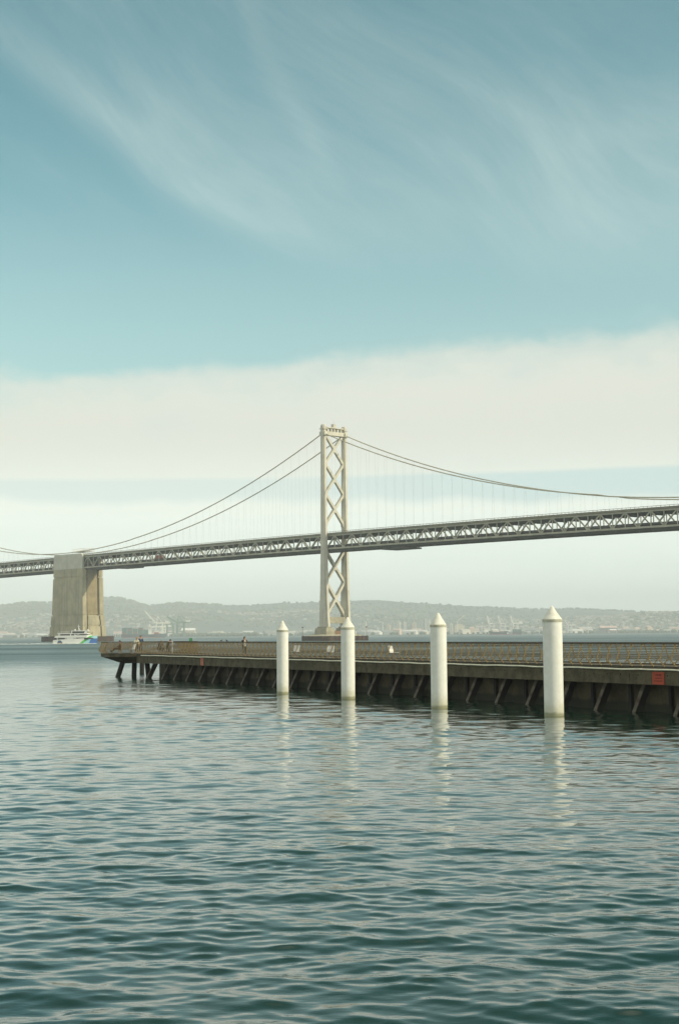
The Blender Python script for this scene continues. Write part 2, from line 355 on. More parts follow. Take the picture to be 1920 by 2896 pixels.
# ------------------------------------------------------------------ suspension bridge (local x along the deck away from us, y towards us)
T3 = at(948, 1813, 1045); T3.z = 0
UA = math.atan2(.738, -.675)
def deck_dz(x): return -1.4 * (x / 297) ** 2 if x < 0 else -.6 * (x / 300) ** 2
def cable_z(x):
    if x <= 0: return 81 + 71.5 * ((x + 352) / 352) ** 2
    if x <= 354: 
        t = x / 354; return 152.5 - (152.5 - 81) * t - 4 * 17.8 * t * (1 - t)
    return 81 + 71.5 * ((x - 354) / 354) ** 2
def build_bridge():
    B = empty('suspension_bridge', T3, UA, 'long grey double-deck suspension bridge with a pale lattice tower crossing the bay', 'bridge')
    ANX, LEGY = 349.5, 10.3
    # tower legs: notched cruciform section, flaring along the deck towards the water
    st = [(9.4, 10.4), (17, 9.1), (30, 7.8), (43, 6.8), (56, 6.0), (68, 5.6), (79, 5.3), (107, 4.7), (130, 4.2), (150, 3.9), (153, 3.9), (157.3, 3.9), (158.6, 3.2)]
    def sec(Lu, Lv, z):
        a, b = Lu / 2, Lv / 2; na, nb = a * .36, b * .42
        return [(x, y, z) for x, y in ((-a, -b + nb), (-a + na, -b + nb), (-a + na, -b), (a - na, -b), (a - na, -b + nb), (a, -b + nb),
                                         (a, b - nb), (a - na, b - nb), (a - na, b), (-a + na, b), (-a + na, b - nb), (-a, b - nb))]
    for sy in (1, -1):
        b = MB(); b.loft([sec(L, 3.3 if z < 158 else 2.6, z) for z, L in st])
        leg = b.build('tower_leg', M['tower'], B, loc=(0, sy * LEGY, 0))
        b = MB(); b.box(-3.0, 3.0, -1.25, 1.25, 150.6, 153.4); b.box(-2.5, 2.5, -1.9, 1.9, 155.2, 155.7)
        b.build('saddle_housing', M['tower'], leg)
    # X bracing, five panels; gusset plates stand proud
    for z0, z1, d in ((18.2, 42.8, 2.9), (42.8, 65.5, 2.6), (85.0, 107.6, 2.2), (107.6, 130.0, 2.1), (130.0, 152.0, 2.0)):
        b = MB(); yi = LEGY - 1.3; w = 1.75; zc = (z0 + z1) / 2
        b.beam((0, yi, z0), (0, -yi, z1), d, w)
        u = Vector((0, -yi - yi, z0 - z1)).normalized() * 1.02
        c = Vector((0, 0, zc)); b.beam((0, yi, z1), c - u, d - .06, w); b.beam(c + u, (0, -yi, z0), d - .06, w)
        for px in (-d / 2 - .05, d / 2 + .05):
            q = [(0, 2.9), (1.15, 1.35), (1.15, -1.35), (0, -2.9), (-1.15, -1.35), (-1.15, 1.35)]
            b.add([(px - .04, y, zc + z) for y, z in q] + [(px + .04, y, zc + z) for y, z in q],
                  [(5, 4, 3, 2, 1, 0), (6, 7, 8, 9, 10, 11)] + [(k, (k + 1) % 6, 6 + (k + 1) % 6, 6 + k) for k in range(6)])
            for sy in (1, -1):
                for ze in (z0, z1):
                    q = [(yi + .2, 2.6), (yi - 1.5, .8), (yi - 1.5, -.8), (yi + .2, -2.6)]
                    b.add([(px - .03, sy * y, ze + z) for y, z in q] + [(px + .03, sy * y, ze + z) for y, z in q],
                          [(3, 2, 1, 0), (4, 5, 6, 7)] + [(k, (k + 1) % 4, 4 + (k + 1) % 4, 4 + k) for k in range(4)])
        b.build('cross_brace', M['tower'], B)
    b = MB(); b.box(-1.9, 1.9, -8.9, 8.9, 150.9, 153.7)
    for y in (-6.6, -3.0, 0.0, 3.0, 6.6): b.box(-1.2, 1.2, y - .5, y + .5, 153.7, 156.3)
    b.box(-1.75, 1.75, -8.9, 8.9, 156.3, 157.0); b.build('top_strut', M['tower'], B)
    b = MB(); b.box(-1.2, 1.2, -1.3, 1.3, 157.0, 159.2); b.box(-1.4, 1.4, -1.5, 1.5, 159.2, 159.6); b.tube([(0, 0, 159.6), (0, 0, 162.2)], .12)
    b.build('beacon_house', M['tower'], B)
    b = MB(); b.box(-2.6, 2.6, -8.9, 8.9, 12.6, 17.2); b.build('base_strut', M['ped'], B)
    # concrete footing and timber fender
    pier = MB()
    def octo(a, b, k, z): return [(-a + k, -b, z), (a - k, -b, z), (a, -b + k, z), (a, b - k, z), (a - k, b, z), (-a + k, b, z), (-a, b - k, z), (-a, -b + k, z)]
    pier.loft([octo(13, 21, 3, -2), octo(13, 21, 3, 3.2), octo(8, 17, 3, 4.6)])
    pr = pier.build('tower_footing', M['ped'], B)
    b = MB(); b.loft([octo(14.5, 22.5, 3, -2), octo(14.5, 22.5, 3, 3.4), octo(13.4, 21.4, 3, 3.4), octo(13.4, 21.4, 3, -1.9)])
    for k in range(9):
        for s_ in (1, -1): b.box(s_ * 14.6 - .25, s_ * 14.6 + .25, -18 + k * 4.5 - .25, -18 + k * 4.5 + .25, -2, 3.7)
    b.build('fender', M['fender'], pr)
    for sy in (1, -1):
        b = MB(); b.loft([[(-6.6, sy * LEGY - 4.2, 4.5), (6.6, sy * LEGY - 4.2, 4.5), (6.6, sy * LEGY + 4.2, 4.5), (-6.6, sy * LEGY + 4.2, 4.5)],
                          [(-6.1, sy * LEGY - 3.7, 9.2), (6.1, sy * LEGY - 3.7, 9.2), (6.1, sy * LEGY + 3.7, 9.2), (-6.1, sy * LEGY + 3.7, 9.2)]])
        b.box(-5.3, 5.3, sy * LEGY - 2.4, sy * LEGY + 2.4, 9.2, 10.2)
        b.build('pedestal', M['ped'], pr)
    b = MB(); b.box(-3, 3, -6.6, 6.6, 4.55, 7.2); b.build('low_wall', M['rust'], pr)
    for x, y in ((13.2, 20.0), (-13.2, -19.0)):
        b = MB(); b.tube([(x, y, 3.3), (x, y, 10.2)], .12); b.box(x - .35, x + .35, y - .35, y + .35, 9.4, 10.2); b.build('navigation_light', M['fender'], pr)
    # stiffening trusses in 18 m panels
    PL = 18.288; TY = 7.9
    def panel():
        b = MB(); zb, zt = 67.2, 76.6
        b.beam((0, 0, zb), (PL / 2, 0, zt), .7, .78, (0, 1, 0)); b.beam((PL / 2, 0, zt), (PL, 0, zb), .7, .78, (0, 1, 0))
        b.beam((.01, 0, zb + .3), (.01, 0, zt - .2), .5, .46); b.beam((PL / 2, 0, zb + .2), (PL / 2, 0, zt - .3), .5, .46)
        for x, z, s_ in ((PL / 2, zt - .45, -1), (.3, zb + .45, 1), (PL - .3, zb + .45, 1)):
            b.box(x - 1.0, x + 1.0, -.40, .40, z - .75, z + .75)
        return b
    src = None; starts = [-384 + i * PL for i in range(39)] + [378 + i * PL for i in range(10)]
    for sy in (1, -1):
        for x in starts:
            if src is None: o = src = panel().build('truss_panel', M['truss'], B)
            else: o = src.copy(); COL.objects.link(o); o.parent = B
            s_ = (deck_dz(x + PL) - deck_dz(x)) / PL
            o.location = (x, sy * TY, deck_dz(x)); o.rotation_euler = (0, -math.atan(s_), 0)
    xs = [-384 + i * PL for i in range(53)]
    def strip(y0, y1, z0, z1, xr=xs, mb=None):
        b = mb or MB()
        b.loft([[(x, y0, z0 + deck_dz(x)), (x, y1, z0 + deck_dz(x)), (x, y1, z1 + deck_dz(x)), (x, y0, z1 + deck_dz(x))] for x in xr]); return b
    for sy in (1, -1):
        a, c = sorted((sy * (TY - .55), sy * (TY + .55)))
        strip(a, c, 76.0, 77.0).build('top_chord', M['truss'], B)
        strip(a, c, 66.5, 67.6).build('bottom_chord', M['truss'], B)
    up = strip(-8.6, 8.6, 77.25, 77.75).build('upper_deck', M['asphalt'], B)
    g = MB()
    for y in (-6, -3, 0, 3, 6): strip(y - .25, y + .25, 76.0, 77.25, mb=g)
    n = int(950 / 9.144)
    for i in range(n):
        x = -384 + i * 9.144; dz = deck_dz(x); g.box(x - .3, x + .3, -7.2, 7.2, 74.3 + dz, 77.2 + dz)
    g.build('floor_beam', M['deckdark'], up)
    for sy in (1, -1):
        a, c = sorted((sy * 8.6, sy * 8.95))
        p = strip(a, c, 77.1, 78.35); 
        for x in np.arange(-380, 566, 3.048): p.box(x - .1, x + .1, a + .08, c - .08, 78.3 + deck_dz(x), 79.1 + deck_dz(x))
        strip(a + .06, c - .06, 79.0, 79.25, mb=p); p.build('deck_parapet', M['deckedge'], up)
    lo = strip(-7.2, 7.2, 68.4, 68.9).build('lower_deck', M['asphalt'], B)
    g = MB()
    for y in (-5, -2.5, 0, 2.5, 5): strip(y - .2, y + .2, 67.2, 68.4, mb=g)
    for sy in (1, -1): strip(sy * 7.0 - .12, sy * 7.0 + .12, 68.85, 69.7, mb=g)
    for i in range(n):
        x = -384 + i * 9.144; dz = deck_dz(x); g.box(x - .35, x + .35, -7.3, 7.3, 65.0 + dz, 68.3 + dz)
    for sy in (1, -1): strip(sy * 6.9 - .25, sy * 6.9 + .25, 64.9, 66.6, mb=g)
    strip(-6.6, 6.6, 66.0, 66.3, mb=g)
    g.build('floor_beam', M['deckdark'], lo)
    # main cables and hanger ropes
    cx = [-400 + i * 8 for i in range(51)] + [i * 8.0 + 4 for i in range(44)] + [354 + i * 10 for i in range(22)]
    for sy in (1, -1):
        b = MB(); b.tube([(x, sy * LEGY, cable_z(x) + (deck_dz(x) if abs(x) > 250 else 0) * .6) for x in cx], .40, 6); b.build('main_cable', M['cable'], B, smooth=True)
    rest = MB(); hx = [x for x in np.arange(-384, 560, 9.144) if abs(x) > 6 and abs(x - 351) > 26]
    for sy in (1, -1):
        for x in hx:
            zt = cable_z(x) - .2; zb = 77.2 + deck_dz(x)
            if zt - zb < 1: continue
            tgt = MB() if sy == 1 else rest
            tgt.tube([(x, sy * 8.9, zb), (x, sy * LEGY, zt)], .02, 4)
            tgt.tube([(x + .5, sy * 8.9, zb), (x + .5, sy * LEGY, zt)], .02, 4)
            if sy == 1: tgt.build('hanger_rope', M['rope'], B)
    tag(rest.build('hanger_rope', M['rope'], B), kind='stuff')
    # travelling maintenance platforms under the deck
    for x0, x1, z in ((-82, -58, 63.4), (255, 280, 63.6)):
        b = MB(); b.box(x0, x1, -7.5, 8.2, z, z + .35); b.box(x0, x1, 7.9, 8.2, z + .35, z + 1.0); b.box(x0, x0 + .3, -7.5, 8.2, z + .35, z + 1.0)
        for x in np.linspace(x0 + 2, x1 - 1, 5): b.box(x - .15, x + .15, 7.6, 7.9, z + .35, 65.2); b.box(x - .15, x + .15, -7.3, -7.0, z + .35, 65.2)
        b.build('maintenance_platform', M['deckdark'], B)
    # central anchorage
    a = empty('anchorage', (ANX, 0, 0)); 
    def plan(L, Wd, z, rec, slot=True):
        h, w = L / 2, Wd / 2; d = 1.3 if rec else .02; s0, s1 = w - 5.6, w - 4.1; sd = 6.0
        e = [(-h, -w), (-h, -s1), (-h + sd, -s1), (-h + sd, -s0), (-h + d, -s0), (-h + d, s0), (-h + sd, s0), (-h + sd, s1), (-h, s1), (-h, w)]
        e = e[::-1]                                         # +w .. -w along the -x end
        o = [(-x, -y) for x, y in e]
        return [(x, y, z) for x, y in e + o]
    b = MB(); dims = [(-2, 57.6, 24.6, 0), (13.6, 56.0, 24.0, 0), (13.6, 55.2, 23.4, 0), (19.6, 54.6, 23.1, 0), (19.6, 53.9, 22.6, 0), (23.2, 53.5, 22.5, 0), (23.2, 52.6, 22.0, 1),
                      (57.5, 50.0, 21.7, 1), (57.5, 49.5, 21.4, 1), (65.6, 49.2, 21.2, 1)]
    full = []
    for i, (z, L, Wd, rc) in enumerate(dims):
        full.append((z, L, Wd, rc))
        if z in (13.6, 23.2, 57.5) and dims[i - 1][0] == z:
            full += [(z, L - 1.0, Wd - 1.0, rc), (z + 1.2, L - 1.1, Wd - 1.05, rc), (z + 1.2, L - .08, Wd - .05, rc)]
    b.loft([plan(L, Wd, z, rc) for z, L, Wd, rc in full]); body = b.build('anchorage', M['conc'], B, loc=(ANX, 0, 0))
    bpy.data.objects.remove(a)
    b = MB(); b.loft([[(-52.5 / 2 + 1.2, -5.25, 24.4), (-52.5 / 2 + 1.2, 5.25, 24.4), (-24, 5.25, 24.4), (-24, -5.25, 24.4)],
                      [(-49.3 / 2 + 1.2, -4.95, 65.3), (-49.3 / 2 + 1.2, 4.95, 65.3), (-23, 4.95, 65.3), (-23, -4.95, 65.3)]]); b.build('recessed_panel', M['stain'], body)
    b = MB()
    for sy in (1, -1):
        y0, y1 = sorted((sy * 9.1, sy * 10.75))
        b.loft([[(-24.2, y0, 65.6), (24.2, y0, 65.6), (24.2, y1, 65.6), (-24.2, y1, 65.6)], [(-24.0, y0, 78.0), (24.0, y0, 78.0), (24.0, y1, 78.0), (-24.0, y1, 78.0)],
                [(-21, y0, 79.2), (23.0, y0, 79.6), (23.0, y1 - .2, 79.6), (-21, y1 - .2, 79.2)]])
    b.build('housing_wall', M['concband'], body)
    b = MB(); b.box(-5, 24, -9.1, 9.1, 78.9, 79.5); b.box(23.2, 23.9, -9.1, 9.1, 65.7, 66.4); b.build('housing_roof', M['concband'], body)
    b = MB()
    b.loft([octo(35.5, 20, 6, -2), octo(35.5, 20, 6, 4.6), octo(34, 18.5, 6, 4.6), octo(34, 18.5, 6, -1.9)])
    for k in range(15):
        for s_ in (1, -1): b.box(-28 + k * 4 - .25, -28 + k * 4 + .25, s_ * 20 - .3, s_ * 20 + .3, -2, 4.9)
    b.build('fender', M['fender'], body)
    # white sheeted scaffold on the roof
    sc = empty('scaffold', B.matrix_basis @ Vector((ANX - 13, 2.5, 79.3)), UA, 'open white scaffold frame standing on top of the concrete anchorage', 'scaffold')
    b = MB()
    for x in np.linspace(-11, 11, 7):
        for y in (-4.5, 4.5): b.tube([(x, y, -.4), (x, y, 4.6)], .16, 5)
    for z in (2.6, 4.5):
        for y in (-4.5, 4.5): b.tube([(-11, y, z), (11, y, z)], .14, 5)
        for x in (-11, 11): b.tube([(x, -4.5, z), (x, 4.5, z)], .14, 5)
    b.build('frame', M['scaf'], sc)
    b = MB(); b.box(-11, 11, -4.5, 4.5, 1.6, 1.75); b.build('plank_deck', M['scaf'], sc)
    return B
BR = build_bridge()
BRM = Matrix.Translation(T3) @ Matrix.Rotation(UA, 4, 'Z')

def truck(x, y, z, L, H, col, label, cat='truck'):
    t = empty('truck', BRM @ Vector((x, y, z + deck_dz(x))), UA, label, cat, None)
    c = mat('truck_paint', col, .4, .08, .5); dk = M['glass']
    b = MB(); b.box(-L / 2 + 2.6, L / 2, -1.25, 1.25, .9, H); b.build('cargo_box', c, t)
    b = MB(); b.loft([[(-L / 2, -1.2, .6), (-L / 2 + 2.4, -1.2, .6), (-L / 2 + 2.4, 1.2, .6), (-L / 2, 1.2, .6)],
                      [(-L / 2, -1.2, 1.6), (-L / 2 + 2.4, -1.2, 1.6), (-L / 2 + 2.4, 1.2, 1.6), (-L / 2, 1.2, 1.6)],
                      [(-L / 2 + .7, -1.1, 2.7), (-L / 2 + 2.4, -1.1, 2.7), (-L / 2 + 2.4, 1.1, 2.7), (-L / 2 + .7, 1.1, 2.7)]]); b.build('cab', c, t)
    for wx in (-L / 2 + 1.1, L / 2 - 1.4, L / 2 - 2.7):
        b = MB(); b.tube([(wx, -1.2, .5), (wx, 1.2, .5)], .5, 12); b.build('wheel', dk, t)
truck(214, 4.6, 68.9, 11, 3.9, (.42, .05, .035), 'red box truck on the lower deck just right of the concrete anchorage')

# ------------------------------------------------------------------ pier (local x away along the pier, y towards us / the left)
P0 = Vector((17.66, 74.0, 0)); PA = math.atan2(.89, -.455)
PM = Matrix.Translation(P0) @ Matrix.Rotation(PA, 4, 'Z')
av = Vector((math.cos(PA), math.sin(PA))); nv = Vector((-av.y, av.x))
def pier_s(x, yo):                             # distance along the pier seen at photo column x
    k = (x - 960) / F; X, Z = P0.x + nv.x * yo, P0.y + nv.y * yo
    return (k * Z - X) / (av.x - k * av.y)
M['pconc'] = mat('pier_concrete', (.12, .10, .058), .9, .42, 1.3, streak=.6, sscale=(2.2, 2.2, .35), fine=.35, fscale=9, bump=.3)
M['pdark'] = mat('pier_curb', (.045, .04, .024), .9, .35, 1.5, fine=.3)
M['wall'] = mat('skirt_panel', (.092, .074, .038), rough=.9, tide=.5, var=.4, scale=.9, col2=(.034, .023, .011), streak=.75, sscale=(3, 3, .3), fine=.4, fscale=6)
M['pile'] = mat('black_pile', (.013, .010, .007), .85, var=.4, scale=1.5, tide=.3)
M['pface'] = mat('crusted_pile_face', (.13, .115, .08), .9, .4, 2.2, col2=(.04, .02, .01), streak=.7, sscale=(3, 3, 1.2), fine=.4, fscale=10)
M['algae'] = mat('algae', (.035, .04, .018), .8, .4, 3)
M['pipe'] = mat('pale_conduit', (.84, .81, .62), .6, .15, 3)
M['bronze'] = mat('bronze_rail', (.36, .25, .10), .42, .25, 6, metal=.35)
M['bronzed'] = mat('bronze_post', (.19, .13, .055), .5, .3, 6, metal=.25)
M['cap'] = mat('handrail_wood', (.075, .055, .028), .7, .3, 4)
M['deckc'] = mat('pier_deck', (.075, .066, .045), .9, .2, 1.5)
HEAD = [(86.2, 0), (87.5, 2.6), (90.0, 2.6), (93.6, .6), (93.6, -5.2), (91.0, -7.5), (87.5, -7.5), (86.2, -4.6)]
XR = -16.0
def build_pier():
    P = empty('pier', P0, PA, 'long low concrete promenade pier on raked piles with dark panels below', 'pier')
    b = MB(); b.box(XR, 86, -4.6, 0, 2.26, 2.46); b.build('deck', M['deckc'], P)
    # edge beams in cast lengths with open joints
    src = None; x = XR
    while x < 85.9:
        x1 = min(86, x + 5.1)
        for y0, y1 in ((-.42, -.02), (-4.58, -4.18)):
            b = MB(); b.box(x + .012, x1 - .012, y0, y1, 1.51, 2.25)
            if y0 > -1:
                for k in range(4): b.box(x + .7 + k * 1.2, x + .76 + k * 1.2, y1, y1 + .012, 1.98, 2.06, 1)
            b.build('edge_beam', [M['pconc'], M['pile']], P)
        x = x1
    for y0, y1 in ((-.24, -.06), (-4.54, -4.36)):
        b = MB(); b.box(XR, 86, y0, y1, 2.46, 2.50); b.build('curb', M['pdark'], P)
    b = MB(); pts = [(x, .19, 2.32 + .012 * math.sin(x * .9) + .008 * math.sin(x * 2.3)) for x in np.arange(XR, 84.6, .8)]
    b.tube(pts, .044, 8); b.build('conduit', M['pipe'], P, smooth=True)
    # lookout head with a tapering underside
    cx, cy = 89.3, -2.3
    def inset(k, z, q=HEAD): return [(cx + (x - cx) * k, cy + (y - cy) * k, z) for x, y in q]
    b = MB(); b.loft([inset(.56, 1.45), inset(.96, 2.12), inset(1, 2.16), inset(1, 2.44)]); hp = b.build('head_platform', M['pconc'], P)
    b = MB(); b.loft([inset(1.0, 2.445), inset(1.0, 2.50), inset(.975, 2.50), inset(.975, 2.45)], caps=False); b.build('curb', M['pdark'], hp)
    # skirt panels, soldier piles, raked piles
    x = XR
    while x < 78.5:
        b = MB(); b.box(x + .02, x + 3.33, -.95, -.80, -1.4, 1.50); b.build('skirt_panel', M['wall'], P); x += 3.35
    rs = pier_s(1793, 0.0); ks = [rs + 3.35 * k for k in range(-5, 27) if XR < rs + 3.35 * k < 79.5] + [pier_s(424, 0)]
    proto = None
    for i, s_ in enumerate(ks):
        if s_ > 92: continue
        if proto is None:
            b = MB(); yt = -.36
            # leaning outwards towards the water; the outer flange is crusted
            b.loft([[(-.11, yt - .52, 1.50), (.11, yt - .52, 1.50), (.11, yt - .08, 1.50), (-.11, yt - .08, 1.50)],
                    [(-.11, yt + .86, -1.3), (.11, yt + .86, -1.3), (.11, yt + 1.30, -1.3), (-.11, yt + 1.30, -1.3)]])
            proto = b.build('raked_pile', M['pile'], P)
            b = MB(); b.loft([[(-.14, yt - .078, 1.50), (.14, yt - .078, 1.50), (.14, yt - .03, 1.50), (-.14, yt - .03, 1.50)],
                              [(-.14, yt + 1.302, -1.3), (.14, yt + 1.302, -1.3), (.14, yt + 1.35, -1.3), (-.14, yt + 1.35, -1.3)]])
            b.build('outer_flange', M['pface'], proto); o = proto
        else: o = copy_tree(proto, P)
        o.location = (s_, 0, 0)
        o.rotation_euler = (0, 0, random.uniform(-.03, .03))
    vp = sp_ = None
    for i, s_ in enumerate(ks):
        x = s_ + 1.55 + random.uniform(-.08, .08)
        if x > 79.5: continue
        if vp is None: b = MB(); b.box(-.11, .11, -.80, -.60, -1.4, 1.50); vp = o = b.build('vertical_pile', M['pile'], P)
        else: o = vp.copy(); COL.objects.link(o); o.parent = P
        o.location = (x, 0, 0)
        if s_ > 22:
            if sp_ is None: b = MB(); b.box(-.28, .28, -.70, -.25, -1.4, .62); sp_ = o = b.build('stub_pile', M['pile'], P)
            else: o = sp_.copy(); COL.objects.link(o); o.parent = P
            o.location = (s_ + .95, 0, random.uniform(-.1, .12))
    for px, y, lean, nm in ((348, .9, 1.0, 'raked_pile'), (381, -.9, .1, 'vertical_pile'), (416, -1.6, -.35, 'vertical_pile'), (402, -5.6, .0, 'vertical_pile')):
        x = pier_s(px, y); b = MB(); b.tube([(x, y + lean, -1.4), (x, y, 1.6)], .27, 10); b.build(nm, M['pile'], P)
    return P
PIER = build_pier()

def railing(name, path, label, step=.9, grp='bronze railings round the pier'):
    R0 = empty(name, P0, PA, label, 'railing', grp)
    pts = [Vector(p) for p in path]; n = len(pts)
    segn = []
    for p, q in zip(pts, pts[1:]):
        d = (q - p).normalized(); segn.append(Vector((-d.y, d.x)))
    def off(i, o):
        if i == 0: return pts[0] + segn[0] * o
        if i == n - 1: return pts[-1] + segn[-1] * o
        m = (segn[i - 1] + segn[i]).normalized(); return pts[i] + m * (o / m.dot(segn[i]))
    prof = [(-.07, 2.50), (.27, 2.82), (-.05, 3.66)]
    lv = [(prof[0][0] + (prof[1][0] - prof[0][0]) * t, prof[0][1] + (prof[1][1] - prof[0][1]) * t) for t in (.25, .5, .75)]
    lv += [(prof[1][0] + (prof[2][0] - prof[1][0]) * t, prof[1][1] + (prof[2][1] - prof[1][1]) * t) for t in (0, .11, .22, .33, .44, .55, .66, .77, .88)]
    for o_, z in lv:
        b = MB(); b.tube([(*off(i, o_ + .02), z) for i in range(n)], .0185, 5); b.build('rail', M['bronzed'], R0, smooth=True)
    b = MB(); b.loft([[(*off(i, o_), z) for o_, z in ((-.11, 3.66), (.0, 3.66), (.0, 3.72), (-.11, 3.72))] for i in range(n)]); b.build('handrail', M['cap'], R0)
    k = 0; proto = {}
    for (p, q), nn in zip(zip(pts, pts[1:]), segn):
        L = (q - p).length; m = max(1, round(L / step)); d = (q - p) / L
        for i in range(m):
            nm = ('railing_post', 'thin_post')[k % 2]; w = (.048, .026)[k % 2]
            if nm not in proto:
                b = MB(); P3 = [(0, o_, z) for o_, z in prof]
                b.beam(P3[0], P3[1], w, .06, (0, 1, 0)); b.beam(P3[1], P3[2], w, .06, (0, 1, 0))
                for o_, z in lv[::2]: b.box(-w / 2 - .012, w / 2 + .012, o_ - .01, o_ + .055, z - .02, z + .02, 1)
                b.box(-w / 2 - .012, w / 2 + .012, -.12, .03, 3.60, 3.665, 1)
                o = b.build(nm, [M['bronze'], M['bronze']], R0); proto[nm] = o
            else: o = proto[nm].copy(); COL.objects.link(o); o.parent = R0
            c = p + d * (L * (i + .5) / m)
            o.location = (c.x, c.y, 0); o.rotation_euler = (0, 0, math.atan2(d.y, d.x)); k += 1
railing('railing', [(XR, 0), (86.2, 0)], 'bronze rod railing along the near edge of the pier leaning out over the water')
railing('railing', [(x, y) for x, y in HEAD], 'bronze rod railing wrapping round the far lookout end of the pier')
railing('railing', [(86.2, -4.6), (XR, -4.6)], 'bronze rod railing along the far edge of the pier behind the walkway')

# ------------------------------------------------------------------ white guide piles
M['wpile'] = None
def guide_pile_mat():
    m = bpy.data.materials.new('guide_pile_sleeve'); m.use_nodes = True; nt = m.node_tree; b = nt.nodes['Principled BSDF']
    b.inputs['Roughness'].default_value = .45
    tc = nt.nodes.new('ShaderNodeTexCoord'); o = tc.outputs['Object']; sp = nt.nodes.new('ShaderNodeSeparateXYZ'); nt.links.new(o, sp.inputs[0])
    z = NX(nt, sp.outputs[2])
    n = nz(nt, o, 3.0, 5.0, .6)
    mp = nt.nodes.new('ShaderNodeMapping'); nt.links.new(o, mp.inputs[0]); mp.inputs['Scale'].default_value = (6, 6, .25)
    st = nz(nt, mp.outputs[0], 1.0, 4.0, .6)
    c = mixc(nt, n.sm(.3, .7), (.76, .75, .66), (.82, .81, .73))
    c = mixc(nt, st.sm(.52, .8) * .28, c, (.56, .53, .40))
    c = mixc(nt, (z + (n - .5) * .5).sm(1.0, .15) * .55, c, (.44, .42, .24))
    c = mixc(nt, (z + (n - .5) * .3).sm(.26, .08) * .75, c, (.20, .20, .085))
    nt.links.new(c, b.inputs['Base Color']); return m
M['wpile'] = guide_pile_mat()
M['pcap'] = mat('pile_cap', (.68, .66, .55), .5, .12, 2.5, streak=.25, sscale=(4, 4, 1))
M['pband'] = mat('pile_band', (.50, .48, .36), .55, .2, 4)
for (x, y, d, apex), lab in zip(((-4.25, 104.87, .86, 5.36), (.49, 96.01, .93, 5.47), (5.70, 83.26, .955, 5.52), (11.11, 74.91, 1.02, 5.70)),
        ('white cone-capped guide pile farthest left, standing between the pier walker and the bridge tower', 'white cone-capped guide pile standing in front of the bridge tower footing',
         'white cone-capped guide pile in front of the distant city towers, third from the left', 'tallest and nearest white cone-capped guide pile on the far right')):
    t = empty('guide_pile', (x, y, 0), random.uniform(0, 3), lab, 'pile', 'white guide piles in front of the pier')
    r = d / 2; hc = apex - .69; b = MB()
    b.lathe([(r, -2.0), (r, hc - .14)], 40); b.build('sleeve', M['wpile'], t, smooth=True)
    b = MB(); b.lathe([(r * 1.0, hc - .14), (r * 1.025, hc - .13), (r * 1.025, hc), (r * 1.0, hc + .008)], 40); b.build('band', M['pband'], t, smooth=True)
    b = MB(); b.lathe([(r * 1.01, hc + .01), (r * .95, hc + .05), (r * .55, hc + .34), (r * .22, apex - .08), (r * .13, apex - .015), (.004, apex + .01)], 40); b.build('cone_cap', M['pcap'], t, smooth=True)

# ------------------------------------------------------------------ signs on the pier beam
M['red'] = mat('orange_red_sign', (.40, .055, .018), .6, .10, 4)
M['redf'] = mat('faded_red_sign', (.48, .16, .10), .7, .2, 4)
M['ink'] = mat('sign_ink', (.09, .015, .008), .7, .2, 4)
def sign(s_, w, h, z, m, lab, lines=True):
    p = PM @ Vector((s_, .0, z)); t = empty('sign', p, PA, lab, 'sign')
    b = MB(); b.box(-w / 2, w / 2, -.02, .015, -h / 2, h / 2); b.build('panel', m, t)
    if lines:
        rr = random.Random(3)
        for zz, ww, hh in ((.17, .44, .11), (.0, .56, .065), (-.14, .62, .065)):   # worn lettering, too small to read in the photo
            b = MB(); x = -ww / 2
            while x < ww / 2 - .03:
                cw = rr.uniform(.045, .075); k = rr.random()
                b.box(x, x + .018, .015, .019, zz - hh / 2, zz + hh / 2)
                if k < .7: b.box(x + .018, x + cw - .02, .015, .019, zz + hh * (.3 if k < .4 else -.1), zz + hh * (.5 if k < .4 else .1))
                if k > .3: b.box(x + cw - .02, x + cw - .005, .015, .019, zz - hh / 2, zz + hh * .45)
                x += cw + .015
            b.build('lettering', M['ink'], t)
sign(pier_s(1851, 0), .96, .66, 1.87, M['red'], 'orange-red warning sign with dark lettering on the pier beam at far right')
sign(pier_s(570.5, 0), .80, .70, 1.89, M['redf'], 'small faded red sign on the pier beam below the walking person, towards the far end', False)

# ------------------------------------------------------------------ furniture, birds, marker
M['seat'] = mat('white_seat', (.80, .78, .72), .5, .06, 4)
M['steel'] = mat('grey_steel', (.28, .27, .24), .5, .2, 5)
def chair(x, yo, rz, lab):
    p = PM @ Vector((pier_s(x, yo), yo, 2.46)); t = empty('swivel_chair', p, rz, lab, 'chair', 'white swivel chairs along the pier')
    b = MB(); b.lathe([(.22, 0), (.22, .03), (.05, .05), (.05, .42), (.14, .45)], 16); b.build('pedestal', M['steel'], t, smooth=True)
    b = MB(); b.loft([[(-.30, -.28, .45), (.30, -.28, .45), (.32, .28, .45), (-.32, .28, .45)], [(-.31, -.30, .50), (.31, -.30, .50), (.34, .30, .50), (-.34, .30, .50)]]); b.build('seat', M['seat'], t)
    b = MB(); ring = []
    for z, y0, w in ((.50, -.25, .31), (.72, -.31, .33), (.95, -.36, .30), (1.0, -.37, .26)):
        ring.append([(-w, y0 + .10, z), (-w * .6, y0, z), (w * .6, y0, z), (w, y0 + .10, z), (w, y0 + .06, z), (w * .6, y0 - .05, z), (-w * .6, y0 - .05, z), (-w, y0 + .06, z)])
    b.loft(ring); b.build('backrest', M['seat'], t, smooth=True)
